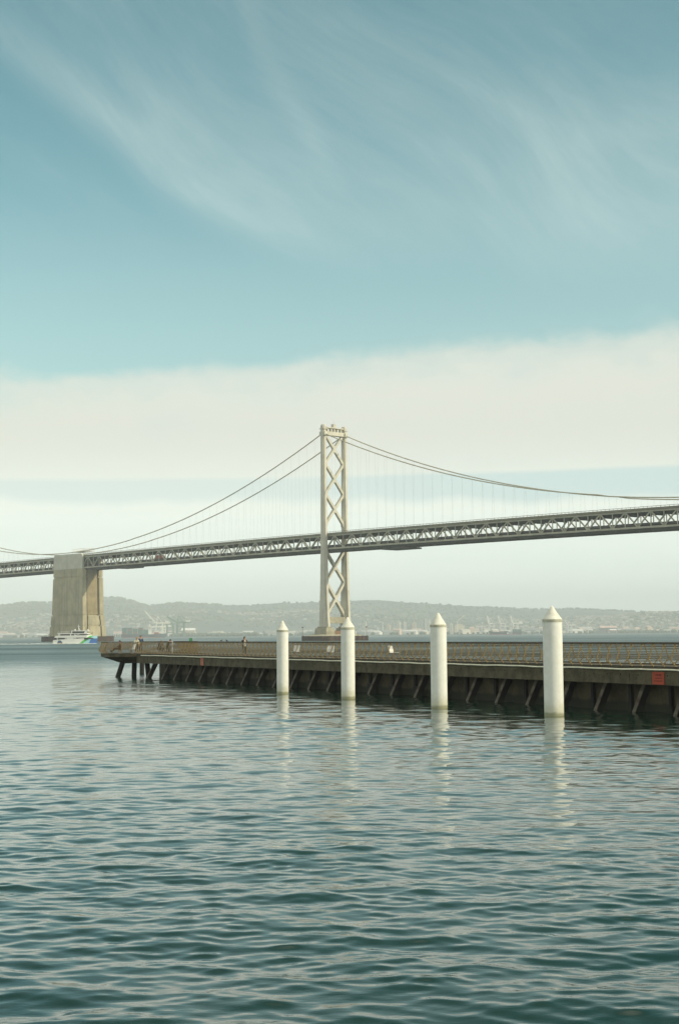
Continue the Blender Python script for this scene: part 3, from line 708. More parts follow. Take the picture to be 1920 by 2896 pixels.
for x, yo, rz, lab in ((831, -1.5, 2.4, 'white swivel chair just right of the leftmost guide pile'), (928, -1.6, 2.6, 'white swivel chair turned towards us, left of the second guide pile'),
                       (962, -1.7, 2.2, 'white swivel chair half hidden behind the second guide pile'), (1109, -2.6, 4.2, 'white swivel chair seen edge-on between the second and third guide piles'),
                       (373, -1.0, 2.0, 'white low chair beside the pair of people at the pier head')):
    chair(x, yo, rz, lab)
M['bird'] = mat('bird_feathers', (.07, .055, .045), .8, .3, 10)
M['beak'] = mat('beak', (.45, .3, .06), .5, .1, 5)
for x, rz, lab in ((625, .3, 'dark bird perched on the far handrail, the left one of two'), (640, 2.6, 'smaller dark bird perched on the handrail nearer the walking person')):
    yo = -4.65; p = PM @ Vector((pier_s(x, yo), yo, 3.72)); t = empty('bird', p, rz, lab, 'bird', 'birds perched on the pier railing'); t.scale = (.55, .55, .55)
    b = MB(); b.loft([[(x_, r_ * math.cos(a), z_ + r_ * 1.1 * math.sin(a)) for a in np.linspace(0, 6.283, 11)[:-1]] for x_, r_, z_ in
        ((-.30, .012, .10), (-.2, .045, .12), (-.08, .095, .15), (.04, .105, .18), (.12, .07, .235), (.16, .05, .275), (.20, .052, .30), (.245, .03, .30), (.26, .01, .295))])
    for sy in (-.03, .03): b.tube([(.02, sy, .10), (.02, sy, 0)], .009, 5); b.tube([(.0, sy, .005), (.06, sy, .005)], .008, 5)
    b.build('body', M['bird'], t, smooth=True)
    b = MB(); b.lathe([(.013, 0), (.002, .06)], 6); o = b.build('beak', M['beak'], t, loc=(.255, 0, .297)); o.rotation_euler = (0, R(95), 0)
pw = PM @ Vector((pier_s(487, -3.6), -3.6, 2.46)); t = empty('post', pw, 0, 'slim white post standing beside the person in black near the pier end', 'post')
b = MB(); b.lathe([(.05, 0), (.05, 1.25), (.03, 1.3)], 10); b.lathe([(.12, 0), (.12, .03), (.05, .04)], 10); b.build('shaft', M['seat'], t)
mk = at(540, 1826, 640); mk.z = 0; t = empty('channel_marker', mk, 0, 'green channel marker board on a stake in the bay, beyond the pier railing', 'marker')
b = MB(); b.tube([(0, 0, -2), (0, 0, 3.4)], .16, 8); b.build('stake', M['rust'], t)
b = MB(); b.box(-.72, .72, -.26, -.18, 1.9, 3.3); b.box(-.6, .6, -.18, .18, 2.1, 3.1); b.build('board', mat('marker_green', (.02, .22, .06), .6, .15, 2), t)

# ------------------------------------------------------------------ people
def skin_mesh(joints, edges, name, m, parent, sub=1):
    bm = bmesh.new(); lay = bm.verts.layers.skin.verify(); V = {}
    for k, (p, r) in joints.items():
        v = bm.verts.new(p); v[lay].radius = (r, r) if not isinstance(r, tuple) else r; V[k] = v
    for i, k in enumerate(joints): 
        V[k][lay].use_root = (i == 0)
    for a, b_ in edges: bm.edges.new((V[a], V[b_]))
    me = bpy.data.meshes.new(name); bm.to_mesh(me); bm.free()
    o = bpy.data.objects.new(name, me); COL.objects.link(o)
    md = o.modifiers.new('skin', 'SKIN'); md.use_smooth_shade = True; md.branch_smoothing = .4
    o.modifiers.new('sub', 'SUBSURF').levels = sub
    dg = bpy.context.evaluated_depsgraph_get(); ev = o.evaluated_get(dg)
    me2 = bpy.data.meshes.new_from_object(ev); me2.name = name
    o.modifiers.clear(); o.data = me2; bpy.data.meshes.remove(me)
    me2.materials.clear(); me2.materials.append(m)
    me2.polygons.foreach_set('use_smooth', [True] * len(me2.polygons)); o.parent = parent
    return o
STAND = dict(pelvis=(0, 0, .95), waist=(0, 0, 1.10), chest=(0, .01, 1.32), neck=(0, .0, 1.49), skull=(0, .03, 1.60), crown=(0, .02, 1.70),
             shL=(-.19, 0, 1.42), elL=(-.25, -.03, 1.14), wrL=(-.24, .08, .90), shR=(.19, 0, 1.42), elR=(.25, -.03, 1.14), wrR=(.24, .08, .90),
             hipL=(-.10, 0, .90), knL=(-.11, .03, .50), anL=(-.11, -.02, .09), toL=(-.12, .16, .04), hipR=(.10, 0, .90), knR=(.11, .03, .50), anR=(.11, -.02, .09), toR=(.12, .16, .04))
RAD = dict(pelvis=.125, waist=.115, chest=.135, neck=.055, skull=.085, crown=.07, sh=.062, el=.043, wr=.030, hip=.088, kn=.058, an=.042, to=.032)
def rad(k): return RAD.get(k, RAD.get(k[:-1], .05))
BE = [('pelvis', 'waist'), ('waist', 'chest'), ('chest', 'neck'), ('neck', 'skull'), ('skull', 'crown')]
for s_ in 'LR': BE += [('chest', 'sh' + s_), ('sh' + s_, 'el' + s_), ('el' + s_, 'wr' + s_), ('pelvis', 'hip' + s_), ('hip' + s_, 'kn' + s_), ('kn' + s_, 'an' + s_), ('an' + s_, 'to' + s_)]
pm = {}
def cm(name, c):
    if name not in pm: pm[name] = mat(name, c, .85, .18, 6)
    return pm[name]
def person(loc, rz, label, pose=None, jacket=(.05, .05, .05), trousers=(.05, .05, .06), hair=(.03, .02, .015), skin=(.42, .25, .17), shirt=None, hood=False, cap=None, scale=1.0, name='c'):
    J = {k: Vector(v) for k, v in STAND.items()}
    for k, v in (pose or {}).items(): J[k] = Vector(v)
    T = empty('person', loc, rz, label, 'person'); T.scale = (scale,) * 3
    sk = cm('skin_' + name, skin)
    j = {k: (J[k], rad(k)) for k in J}; e = list(BE)
    hd = (J['crown'] - J['neck']).normalized(); fw = Vector((0, 1, 0)); 
    if abs(hd.dot(fw)) > .8: fw = Vector((0, .5, -1)).normalized()
    j['nose'] = (J['skull'] + fw * .095 - hd * .0, .016); e.append(('skull', 'nose'))
    for q, sx in (('earL', -1), ('earR', 1)): j[q] = (J['skull'] + Vector((sx * .088, -.01, 0)), .018); e.append(('skull', q))
    for s_, sx in (('L', -1), ('R', 1)):
        w = J['wr' + s_]; d = (w - J['el' + s_]).normalized(); side = d.cross(Vector((0, 0, 1))); side = side.normalized() if side.length > .1 else Vector((1, 0, 0))
        curl = side.cross(d); palm = w + d * .07; j['palm' + s_] = (palm, .024); e.append(('wr' + s_, 'palm' + s_))
        for i, (o_, L) in enumerate(((-.03, .06), (-.01, .075), (.01, .07), (.03, .055))):
            a = palm + d * .03 + side * o_; c = a + d * L * .6 + curl * .012; t2 = c + d * L * .3 + curl * .03
            j[f'f{i}a{s_}'] = (a, .009); j[f'f{i}b{s_}'] = (c, .008); j[f'f{i}c{s_}'] = (t2, .007)
            e += [('palm' + s_, f'f{i}a{s_}'), (f'f{i}a{s_}', f'f{i}b{s_}'), (f'f{i}b{s_}', f'f{i}c{s_}')]
        a = w + d * .035 + side * -.038 + curl * .01; c = a + d * .045 + side * -.012 + curl * .015
        j['tha' + s_] = (a, .010); j['thb' + s_] = (c, .008); e += [('palm' + s_, 'tha' + s_), ('tha' + s_, 'thb' + s_)]
    body = skin_mesh(j, e, 'body', sk, T)
    ks = ['pelvis', 'waist', 'chest', 'shL', 'elL', 'wrL', 'shR', 'elR', 'wrR']
    big = dict(pelvis=.155, waist=.145, chest=.165, sh=.085, el=.062, wr=.046)
    jj = {}
    for k in ks:
        p = J[k]
        if k.startswith('wr'): p = p - (p - J['el' + k[-1]]).normalized() * .03
        jj[k] = (p, big.get(k, big.get(k[:-1], .06)))
    jj['collar'] = (J['neck'] - (J['neck'] - J['chest']) * .2, .075)
    jo = skin_mesh(jj, [x for x in BE if x[0] in jj and x[1] in jj] + [('chest', 'collar')], 'jacket', cm('jacket_' + name, jacket), T)
    jj = {k: (J[k] if not k.startswith('an') else J[k] + Vector((0, 0, .03)), {'pelvis': .14, 'hip': .105, 'kn': .078, 'an': .058}.get(k if k == 'pelvis' else k[:-1])) for k in ('pelvis', 'hipL', 'knL', 'anL', 'hipR', 'knR', 'anR')}
    skin_mesh(jj, [x for x in BE if x[0] in jj and x[1] in jj], 'trousers', cm('trousers_' + name, trousers), T)
    for s_ in 'LR':
        skin_mesh({'a': (J['an' + s_] - Vector((0, .03, .04)), .05), 'b': (J['to' + s_], .045)}, [('a', 'b')], 'shoe', cm('shoe', (.03, .028, .025)), T)
    back = -fw
    if hood:
        skin_mesh({'a': (J['skull'] + back * .035 + hd * .02, .115), 'b': (J['crown'] + hd * .05 + back * .01, .055), 'c': (J['neck'] + back * .03, .095)}, [('a', 'b'), ('a', 'c')], 'hood', cm('hood_' + name, jacket), T)
    else:
        skin_mesh({'a': (J['skull'] + back * .035 + hd * .04, .092), 'b': (J['crown'] + hd * .02 + back * .015, .075), 'c': (J['neck'] + back * .05 + hd * .03, .06)}, [('a', 'b'), ('a', 'c')], 'hair', cm('hair_' + name, hair), T)
    if cap:
        b = MB(); c = J['crown']
        b.lathe([(.105, -.03), (.105, .03), (.08, .075), (.01, .09)], 12); b.box(-.08, .08, .06, .20, -.03, -.015)
        o = b.build('cap', cm('cap_' + name, cap), T, loc=c)
    if shirt:
        b = MB(); c = J['chest']; w = J['waist']
        b.loft([[(-.05, c.y + .145, c.z + .10), (.07, c.y + .145, c.z + .10), (.07, c.y + .19, c.z + .10), (-.05, c.y + .19, c.z + .10)],
                [(-.09, w.y + .125, w.z + .05), (.09, w.y + .125, w.z + .05), (.09, w.y + .18, w.z + .05), (-.09, w.y + .18, w.z + .05)],
                [(-.10, w.y + .12, w.z - .26), (.10, w.y + .12, w.z - .26), (.10, w.y + .175, w.z - .26), (-.10, w.y + .175, w.z - .26)]])
        b.build('shirt', cm('shirt_' + name, shirt), T)
    return T
SIT = dict(pelvis=(0, 0, .50), waist=(0, -.02, .66), chest=(0, -.01, .88), neck=(0, .02, 1.05), skull=(0, .06, 1.16), crown=(0, .06, 1.26), shL=(-.19, 0, .98), elL=(-.24, .08, .74), wrL=(-.15, .28, .66),
           shR=(.19, 0, .98), elR=(.24, .08, .74), wrR=(.15, .28, .66), hipL=(-.10, .03, .48), knL=(-.12, .46, .47), anL=(-.12, .66, .10), toL=(-.13, .83, .05), hipR=(.10, .03, .48), knR=(.12, .46, .48), anR=(.12, .60, .10), toR=(.13, .78, .05))
PHONE = dict(elL=(-.27, .05, 1.16), wrL=(-.10, .25, 1.28), elR=(.27, .05, 1.16), wrR=(.08, .27, 1.26), skull=(0, .06, 1.59), crown=(0, .05, 1.69), knR=(.11, .06, .5), anR=(.10, -.05, .09))
LEAN = dict(waist=(0, .06, 1.08), chest=(0, .24, 1.20), neck=(0, .38, 1.27), skull=(0, .47, 1.33), crown=(0, .50, 1.42), shL=(-.19, .30, 1.22), elL=(-.22, .48, 1.02), wrL=(-.12, .62, 1.16), shR=(.19, .30, 1.22), elR=(.22, .48, 1.02), wrR=(.12, .62, 1.16))
def on_pier(x, yo, dz=0): return PM @ Vector((pier_s(x, yo), yo, 2.46 + dz))
person(on_pier(690, -2.2), R(200), 'person in a dark hooded jacket over a white shirt standing alone by the railing', PHONE, (.035, .024, .018), (.045, .035, .025), shirt=(.75, .70, .62), hood=True, scale=1.0, name='walker')
person(on_pier(387, -2.2), R(175), 'person in a pale cream jacket and tan cap, left of a standing pair', dict(elR=(.27, .10, 1.18), wrR=(.14, .3, 1.1)), (.62, .60, .44), (.06, .05, .05), cap=(.45, .33, .12), scale=1.0, name='cream')
person(on_pier(398, -3.4), R(205), 'person in a dark blue jacket standing behind the one in cream', None, (.03, .06, .12), (.05, .045, .04), hair=(.05, .03, .02), scale=1.1, name='blue')
sitp = on_pier(340, -.6)
person(sitp, R(95), 'person in dark brown clothes seated with legs stretched left at the pier head', dict(SIT, knL=(-.12, .50, .50), anL=(-.12, .92, .20), toL=(-.13, 1.0, .32), anR=(.12, .86, .12), toR=(.13, .98, .22), knR=(.12, .48, .46)), (.07, .03, .018), (.06, .03, .02), scale=1.08, name='brown')
person(on_pier(451, -3.2), R(230), 'person in dark clothes seated hunched over with bare forearms near the pier end', dict(SIT, chest=(0, .10, .86), neck=(0, .22, .98), skull=(0, .30, 1.06), crown=(0, .33, 1.15), shL=(-.19, .12, .94), shR=(.19, .12, .94), elL=(-.22, .30, .72), elR=(.22, .30, .72), wrL=(-.1, .5, .7), wrR=(.1, .5, .7)), (.04, .03, .03), (.04, .035, .03), hair=(.25, .15, .07), scale=1.12, name='hunched')
person(on_pier(475, -4.0), R(-25) , 'person in black leaning forward on the far railing beside a white post', LEAN, (.02, .02, .02), (.02, .02, .022), scale=1.0, name='black')
for p_, lab in ((sitp, 'small dark bench carrying the seated person in brown'), (on_pier(451, -3.2), 'small dark bench carrying the hunched person')):
    t = empty('bench', p_, R(100), lab, 'bench')
    b = MB(); b.box(-.5, .5, -.2, .2, .34, .40); b.build('seat', M['cap'], t)
    for x in (-.4, .4): b = MB(); b.box(x - .04, x + .04, -.17, .17, 0, .34); b.build('leg', M['steel'], t)

# ------------------------------------------------------------------ ferry
def ferry_paint():
    m = bpy.data.materials.new('ferry_hull_paint'); m.use_nodes = True; nt = m.node_tree; b = nt.nodes['Principled BSDF']; b.inputs['Roughness'].default_value = .4
    tc = nt.nodes.new('ShaderNodeTexCoord'); sp = nt.nodes.new('ShaderNodeSeparateXYZ'); nt.links.new(tc.outputs['Object'], sp.inputs[0])
    x, z = NX(nt, sp.outputs[0]), NX(nt, sp.outputs[2]); k = x - z * 1.35
    c = mixc(nt, k.sm(16.1, 16.4), (.80, .79, .73), (.06, .42, .04))
    c = mixc(nt, k.sm(18.1, 18.4), c, (.30, .55, .62))
    c = mixc(nt, (x - z * .5 + (z - 2.9).mx(0) * -8).sm(21.7, 22.3) * z.sm(3.6, 3.3), c, (.02, .10, .32))
    nt.links.new(c, b.inputs['Base Color']); return m
def build_ferry():
    pos = at(154, 1821, 880); pos.z = 0
    T = empty('ferry', pos, R(-3), 'white two-deck ferry with green and blue bow passing the concrete anchorage', 'ferry')
    hp = ferry_paint(); wh = M['white']; gl = M['glass']
    b = MB(); secs = [(0.2, 3.9, -.6, 2.0), (1.0, 4.0, -.8, 2.4), (6, 4.1, -.9, 2.75), (14, 4.1, -.9, 3.0), (19, 3.7, -.9, 3.5), (22.5, 2.7, -.8, 4.1), (25, 1.4, -.6, 4.7), (26.4, .35, -.3, 4.9), (26.9, .06, 1.0, 4.95)]
    b.loft([[(x, -w * .8, z0), (x, w * .8, z0), (x, w * .96, z0 + 1.4), (x, w, z1), (x, -w, z1), (x, -w * .96, z0 + 1.4)] for x, w, z0, z1 in secs])
    hull = b.build('hull', hp, T)
    b = MB(); b.loft([[(3.0, -4.15, .15), (6.2, -4.18, .15), (6.2, -4.1, .15), (3.0, -4.05, .15)], [(3.0, -4.15, .75), (6.2, -4.18, .75), (6.2, -4.1, .75), (3.0, -4.05, .75)]]); b.build('side_port', M['rust'], hull)
    b = MB(); b.loft([[(3.1, -4.16, .8), (6.1, -4.19, .8), (6.1, -4.1, .8), (3.1, -4.1, .8)], [(3.8, -4.16, 2.1), (5.3, -4.19, 2.1), (5.3, -4.1, 2.1), (3.8, -4.1, 2.1)]]); b.build('hull_emblem', mat('emblem_blue', (.03, .09, .19), .5, .2, 1), hull)
    b = MB(); b.box(1.0, 22.0, -3.55, 3.55, 2.6, 3.8); b.loft([[(22.0, -3.3, 2.9), (22.0, 3.3, 2.9), (22.0, 3.3, 3.8), (22.0, -3.3, 3.8)], [(25.2, -1.4, 3.0), (25.2, 1.4, 3.0), (24.6, 1.2, 3.8), (24.6, -1.2, 3.8)]]); b.build('main_cabin', gl, T)
    b = MB()
    for x in (2.6, 7.6, 9.6, 13.2, 14.0): b.box(x, x + .55, -3.6, -3.5, 2.7, 3.85)
    b.box(8.6, 13.0, -3.75, -3.56, 2.3, 3.85); b.build('cabin_pillar', wh, T)
    b = MB(); b.loft([[(1.1, -4.05, 3.75), (21.0, -4.05, 3.75), (23.4, -2.6, 3.9), (23.4, 2.6, 3.9), (21.0, 4.05, 3.75), (1.1, 4.05, 3.75)],
                      [(1.9, -4.1, 5.05), (21.4, -4.1, 5.25), (23.0, -2.4, 5.4), (23.0, 2.4, 5.4), (21.4, 4.1, 5.25), (1.9, 4.1, 5.05)]]); b.build('upper_bulwark', hp, T)
    b = MB(); b.box(5.0, 20.4, -3.3, 3.3, 5.0, 6.0); b.build('upper_cabin', gl, T)
    b = MB()
    for x in (3.6, 10.8, 13.4): b.box(x, x + .6, -3.5, -3.31, 5.0, 6.0); b.box(x, x + .6, 3.31, 3.5, 5.0, 6.0)
    b.loft([[(13.4, -3.6, 5.1), (14.2, -3.6, 5.1), (14.2, -3.32, 5.1), (13.4, -3.32, 5.1)], [(16.2, -3.6, 6.0), (17.2, -3.6, 6.0), (17.2, -3.32, 6.0), (16.2, -3.32, 6.0)]]); b.build('cabin_pillar', wh, T)
    b = MB(); b.box(3.0, 21.4, -3.9, 3.9, 6.0, 6.45); b.build('upper_roof', wh, T)
    b = MB(); b.box(11.8, 19.6, -2.3, 2.3, 6.45, 7.65); w = b.build('wheelhouse', gl, T)
    b = MB(); b.loft([[(19.2, -2.6, 6.45), (19.9, -2.6, 6.45), (19.9, 2.6, 6.45), (19.2, 2.6, 6.45)], [(19.7, -2.6, 7.7), (20.3, -2.6, 7.7), (20.3, 2.6, 7.7), (19.7, 2.6, 7.7)]])
    b.box(11.4, 11.8, -2.6, 2.6, 6.45, 7.65); b.box(20.9, 21.1, -2.6, -2.4, 6.45, 7.7); b.build('wheelhouse_frame', wh, w)
    b = MB(); b.box(11.1, 21.6, -2.9, 2.9, 7.65, 8.05); b.build('wheelhouse_roof', wh, T)
    b = MB(); b.tube([(15.4, 0, 8.0), (15.1, 0, 11.8)], .13, 6); b.tube([(14.4, 0, 10.6), (16.2, 0, 10.6)], .09, 5); b.tube([(16.4, 0, 8.0), (15.3, 0, 9.6)], .1, 5); b.build('mast', wh, T)
    for x in (13.0, 21.0): b = MB(); b.ball((x, 0, 8.5), .42); b.tube([(x, 0, 8.0), (x, 0, 8.3)], .12); b.build('radar_dome', wh, T, smooth=True)
    b = MB()
    for x in np.arange(3.2, 11, 1.2): b.tube([(x, -3.8, 6.45), (x, -3.8, 7.4)], .04, 4)
    b.tube([(3.2, -3.8, 7.4), (11, -3.8, 7.4)], .05, 4); b.build('deck_rail', wh, T)
    # foam astern and along the side
    m = mat('foam', (.75, .77, .74), .9, .25, .5)
    fm = MB(); rr = random.Random(5)
    for i in range(420):
        x = -rr.random() ** 1.6 * 62 + 1.5; y = rr.uniform(-4.6, 4.6) * (1 + max(0, -x) / 40); s_ = rr.uniform(.3, 1.0)
        if x < -14 and rr.random() < .5: continue
        fm.ball((x, y, .05), s_, 6, 3, sq=(1.8, 1, .28))
    for i in range(150):
        x = rr.uniform(0, 26.4); w = np.interp(x, [0, 14, 19, 22.5, 25, 26.5], [4.1, 4.2, 3.8, 2.8, 1.5, .5]); fm.ball((x, -w - rr.uniform(0, .7), .04), rr.uniform(.2, .5), 6, 3, sq=(2, 1, .5))
    o = fm.build('foam', m, smooth=True, loc=pos); o.rotation_euler = (0, 0, R(-3)); tag(o, 'white wake foam trailing behind and beside the ferry', 'foam', kind='stuff')
    for x, y, z, lab, c, nm in ((23.6, 0, 5.4, 'passenger in dark clothes standing at the bow of the ferry', (.03, .025, .03), 'bow'),
                        (3.9, -2.0, 6.45, 'passenger in dark clothes standing at the stern end of the ferry roof', (.05, .03, .025), 'stern'), (10.4, -1.5, 6.45, 'passenger standing on the ferry roof behind the wheelhouse', (.10, .06, .05), 'roof')):
        person(T.matrix_basis @ Vector((x, y, z)), R(180), lab, None, c, (.04, .04, .05), scale=1.0, name='ferry_' + nm)
build_ferry()

# ------------------------------------------------------------------ far shore: port, ships, city, houses, trees
def far(x, D, z=None):
    p = at(x, 1790, D); p.z = max(2.5, land_h(math.atan2(p.x, p.y), math.hypot(p.x, p.y))) if z is None else z; return p
def colm(n, c, v=.12, sc=.05): 
    if n not in M: M[n] = mat(n, c, .8, v, sc)
    return M[n]
def facade(n, c, wc, sx, sz):                   # wall with a grid of window panes
    m = bpy.data.materials.new(n); m.use_nodes = True; nt = m.node_tree; b = nt.nodes['Principled BSDF']; b.inputs['Roughness'].default_value = .7
    tc = nt.nodes.new('ShaderNodeTexCoord'); sp = nt.nodes.new('ShaderNodeSeparateXYZ'); nt.links.new(tc.outputs['Object'], sp.inputs[0])
    x, z = NX(nt, sp.outputs[0]) + NX(nt, sp.outputs[1]), NX(nt, sp.outputs[2])
    fx = (x / sx)._op('FRACT'); fz = (z / sz)._op('FRACT')
    w = fx._op('GREATER_THAN', .35) * fz._op('GREATER_THAN', .45)
    nt.links.new(mixc(nt, w, c, wc), b.inputs['Base Color']); return m
def container_ship(x, D, L, hullc, rows, label, castle=.8, text=None, bow_left=True):
    p = far(x, D, 0); sg = -1 if bow_left else 1
    T = empty('container_ship', p, math.atan2(-p.x, p.y), label, 'ship')
    hc = colm('hull_' + str(hullc), hullc, .15, .02)
    b = MB(); H = 9.5
    b.loft([[(sg * xx, -w * .75, -2), (sg * xx, w * .75, -2), (sg * (xx + dx), w, H + dz), (sg * (xx + dx), -w, H + dz)] for xx, w, dx, dz in
            ((-L / 2, 11, -2, 0), (-L * .3, 15, 0, 0), (L * .25, 15, 0, 0), (L * .42, 8, 3, 1.5), (L * .48, .8, 5, 3))])
    hull = b.build('hull', hc, T)
    b = MB(); b.box(-L * .48, L * .4, -15.1, 15.1, -1.5, 1.6); b.build('boot_stripe', colm('boot_red', (.28, .06, .04)), hull)
    cols = [colm('cont_green', (.04, .12, .10)), colm('cont_red', (.26, .06, .045)), colm('cont_blue', (.04, .09, .17)), colm('cont_grey', (.35, .35, .33)), colm('cont_tan', (.42, .30, .20))]
    rr = random.Random(int(x))
    n = max(3, int(L * .8 / 13)); g = None
    for i in range(n):
        xx = -L * .44 + i * L * .84 / n; t = i / n
        if abs(t - castle) < .07: continue
        h = rows(t)
        if h < 1: continue
        b = MB()
        for lv in range(h):
            for k in range(3): b.box(sg * xx - 6.7, sg * xx + 6.7, -14 + k * 9.5, -14 + k * 9.5 + 9.4, H + lv * 2.6, H + lv * 2.6 + 2.5, rr.choices(range(5), (12, 1, 2, .3, .3))[0])
        b.build('container_stack', cols, T)
    b = MB(); xc = sg * (-L * .44 + castle * L * .84)
    b.box(xc - 5, xc + 5, -13, 13, H, H + 19); b.box(xc - 6, xc + 6, -16, 16, H + 19, H + 22); b.box(xc - 1.5, xc + 1.5, -2, 2, H + 22, H + 27)
    b.build('superstructure', colm('ship_white', (.75, .73, .66)), T)
    if text:
        cu = bpy.data.curves.new('lettering', 'FONT'); cu.body = text; cu.size = 8.2; cu.extrude = .12; cu.align_x = 'CENTER'; cu.offset = .18; cu.space_character = 1.25
        o = bpy.data.objects.new('tmp', cu); COL.objects.link(o)
        me = bpy.data.meshes.new_from_object(o.evaluated_get(bpy.context.evaluated_depsgraph_get())); bpy.data.objects.remove(o)
        me.materials.clear(); me.materials.append(colm('letter_white', (.85, .85, .82)))
        o = bpy.data.objects.new('lettering', me); COL.objects.link(o); o.parent = hull; o.location = (14, -15.2, 2.0); o.rotation_euler = (R(90), 0, 0)
    return T
container_ship(408, 3900, 120, (.035, .075, .10), lambda t: 7 if t < .45 else (5 if t < .6 else 2), 'dark container ship stacked with green containers below the port cranes at left', .68, bow_left=False)
container_ship(1428, 4500, 100, (.06, .07, .08), lambda t: 3 if t < .5 else (1 if t < .7 else 0), 'dark container ship with large white hull letters, far off right of the third guide pile', .30, 'MSC')

def quay_crane(x, D, H, col, up, label, boom=1.0, rz=0.0, grp=None):
    p = far(x, D); T = empty('quay_crane', p, math.atan2(-p.x, p.y) + rz, label, 'crane', grp)
    c = colm('crane_' + str(col), col, .1, .1); k = H / 60; t_ = 2.6 * k
    for lx, ly in ((-12, -8), (12, -8), (12, 8), (-12, 8)):
        b = MB(); b.beam((lx * k, ly * k, 0), (lx * k * .85, ly * k * .85, 42 * k), t_, t_); b.build('leg', c, T)
    b = MB()
    for z in (14, 32):
        for ly in (-8, 8): b.beam((-11.5 * k, ly * k, z * k), (11.5 * k, ly * k, z * k), t_, t_)
        for lx in (-12, 12): b.beam((lx * k, -7.5 * k, z * k), (lx * k, 7.5 * k, z * k), t_ * .9, t_ * .9)
    b.beam((-11 * k, -8.9 * k, 14 * k), (11 * k, -8.9 * k, 32 * k), 1.1 * k, 1.1 * k); b.build('portal_beam', c, T)
    b = MB()
    for ly in (-3, 3): b.beam((-12 * k, ly * k, 43.5 * k), (34 * k, ly * k, 43.5 * k), 3.2 * k, 4.2 * k)
    b.build('girder', c, T)
    tip = Vector((-12 - 46 * boom * math.cos(R(up)), 0, 43.5 + 46 * boom * math.sin(R(up)))) * k
    b = MB()
    for ly in (-3, 3): b.beam((-12.2 * k, ly * k, 43.5 * k), tip + Vector((0, ly * k, 0)), 3.2 * k, 4.0 * k)
    for f_ in np.linspace(.15, 1, 7): q = Vector((-12 * k, 0, 43.5 * k)).lerp(tip, f_); b.beam(q + Vector((0, -3 * k, 0)), q + Vector((0, 3 * k, 0)), .8 * k, .8 * k)
    b.build('boom', c, T)
    b = MB(); ap = Vector((-6, 0, 66)) * k
    for ly in (-6, 6): b.beam((-10 * k, ly * k, 42 * k), ap, 1.4 * k, 1.4 * k); b.beam((10 * k, ly * k, 42 * k), ap, 1.2 * k, 1.2 * k)
    b.beam(ap, Vector((-12 * k, 0, 43.5 * k)).lerp(tip, .85), .6 * k, .6 * k); b.beam(ap, (33 * k, 0, 45 * k), .6 * k, .6 * k); b.build('apex_frame', c, T)
    b = MB(); b.box(18 * k, 30 * k, -5 * k, 5 * k, 45 * k, 51 * k); b.build('machinery_house', colm('crane_house', (.70, .69, .60)), T)
G1, W1 = (.10, .20, .13), (.80, .77, .66)
quay_crane(452, 4780, 62, W1, 48, 'white port crane with its boom raised steeply to the left, behind the green container ship', 1.15)
quay_crane(482, 4830, 58, G1, 2, 'green port crane left of two green ones, boom level', .9, .15)
quay_crane(511, 4800, 64, G1, 32, 'green port crane right of the other green one, boom tilted up', .8, -.2)
quay_crane(464, 4950, 46, W1, 0, 'low white port crane between the steep boom and the green cranes', 1.1, .3)
for x, H, up, lab in ((1366, 40, 0, 'white dockside crane standing well left of the lettered ship'), (1389, 54, 78, 'white dockside crane with upright boom at the bow of the lettered ship'),
                      (1420, 54, 78, 'white dockside crane with upright boom behind the middle of the lettered ship'), (1456, 54, 76, 'white dockside crane with upright boom behind the stern of the lettered ship'),
                      (1610, 42, 60, 'white dockside crane just right of the nearest guide pile')):
    quay_crane(x, 5350, H, (.70, .68, .64), up, lab, .7, .4, 'white dockside cranes on the far right shore')
def lattice_crane(x0, y0, x1, y1, D, lab):
    p = far(x0, D); k = D / F; T = empty('luffing_crane', p, 0, lab, 'crane'); c = colm('lattice', (.70, .66, .55))
    hz = (1797 - y0) * k; b = MB(); b.beam((0, 0, 0), (0, 0, hz), 3, 3); b.build('mast', c, T)
    b = MB(); b.beam((-(x1 - x0) * k * .2, 0, hz), ((x1 - x0) * k, 0, hz + (y0 - y1) * k), 2.4, 2.4); b.build('jib', c, T)
lattice_crane(1294, 1764, 1313, 1744, 5600, 'pale luffing crane with tilted jib above the tan block right of the third guide pile')
lattice_crane(1662, 1776, 1677, 1760, 5600, 'thin pale luffing crane right of the nearest guide pile')
TW = [(1033, 1760, 6, 0, 'slender pale tower block standing alone just right of the bridge tower footing'), (1080, 1763, 5, 1, 'thin grey tower block left of the bright cream one'),
      (1098, 1769, 10, 2, 'short bright cream tower block, the brightest of the skyline cluster'), (1111, 1762, 8, 1, 'grey tower block right behind the bright cream one'),
      (1127, 1760, 10, 0, 'broad tall cream tower block in the middle of the skyline cluster'), (1144.5, 1762, 8, 0, 'tall cream tower block right of the broad middle one'),
      (1158, 1772, 9, 1, 'low grey block in the dip of the skyline cluster'), (1171, 1764, 12, 2, 'tan stepped block between the low grey one and the thin pair'),
      (1191, 1760, 6, 1, 'thin grey tower block left of the tallest pair'), (1203, 1756, 7, 1, 'tallest grey tower block, left of the third guide pile'),
      (1212, 1758, 8, 0, 'pale tower block touching the left edge of the third guide pile'), (1275, 1768, 9, 0, 'pale block just right of the third guide pile'),
      (1298, 1771, 27, 2, 'wide tan block right of the third guide pile'), (1062, 1778, 12, 1, 'low grey block between the lone slender tower and the cluster')]
FC = [facade('tower_cream', (.62, .58, .47), (.20, .22, .21), 6, 4), facade('tower_grey', (.40, .41, .39), (.16, .19, .20), 5, 4), facade('tower_tan', (.62, .53, .36), (.30, .27, .2), 7, 4.5)]
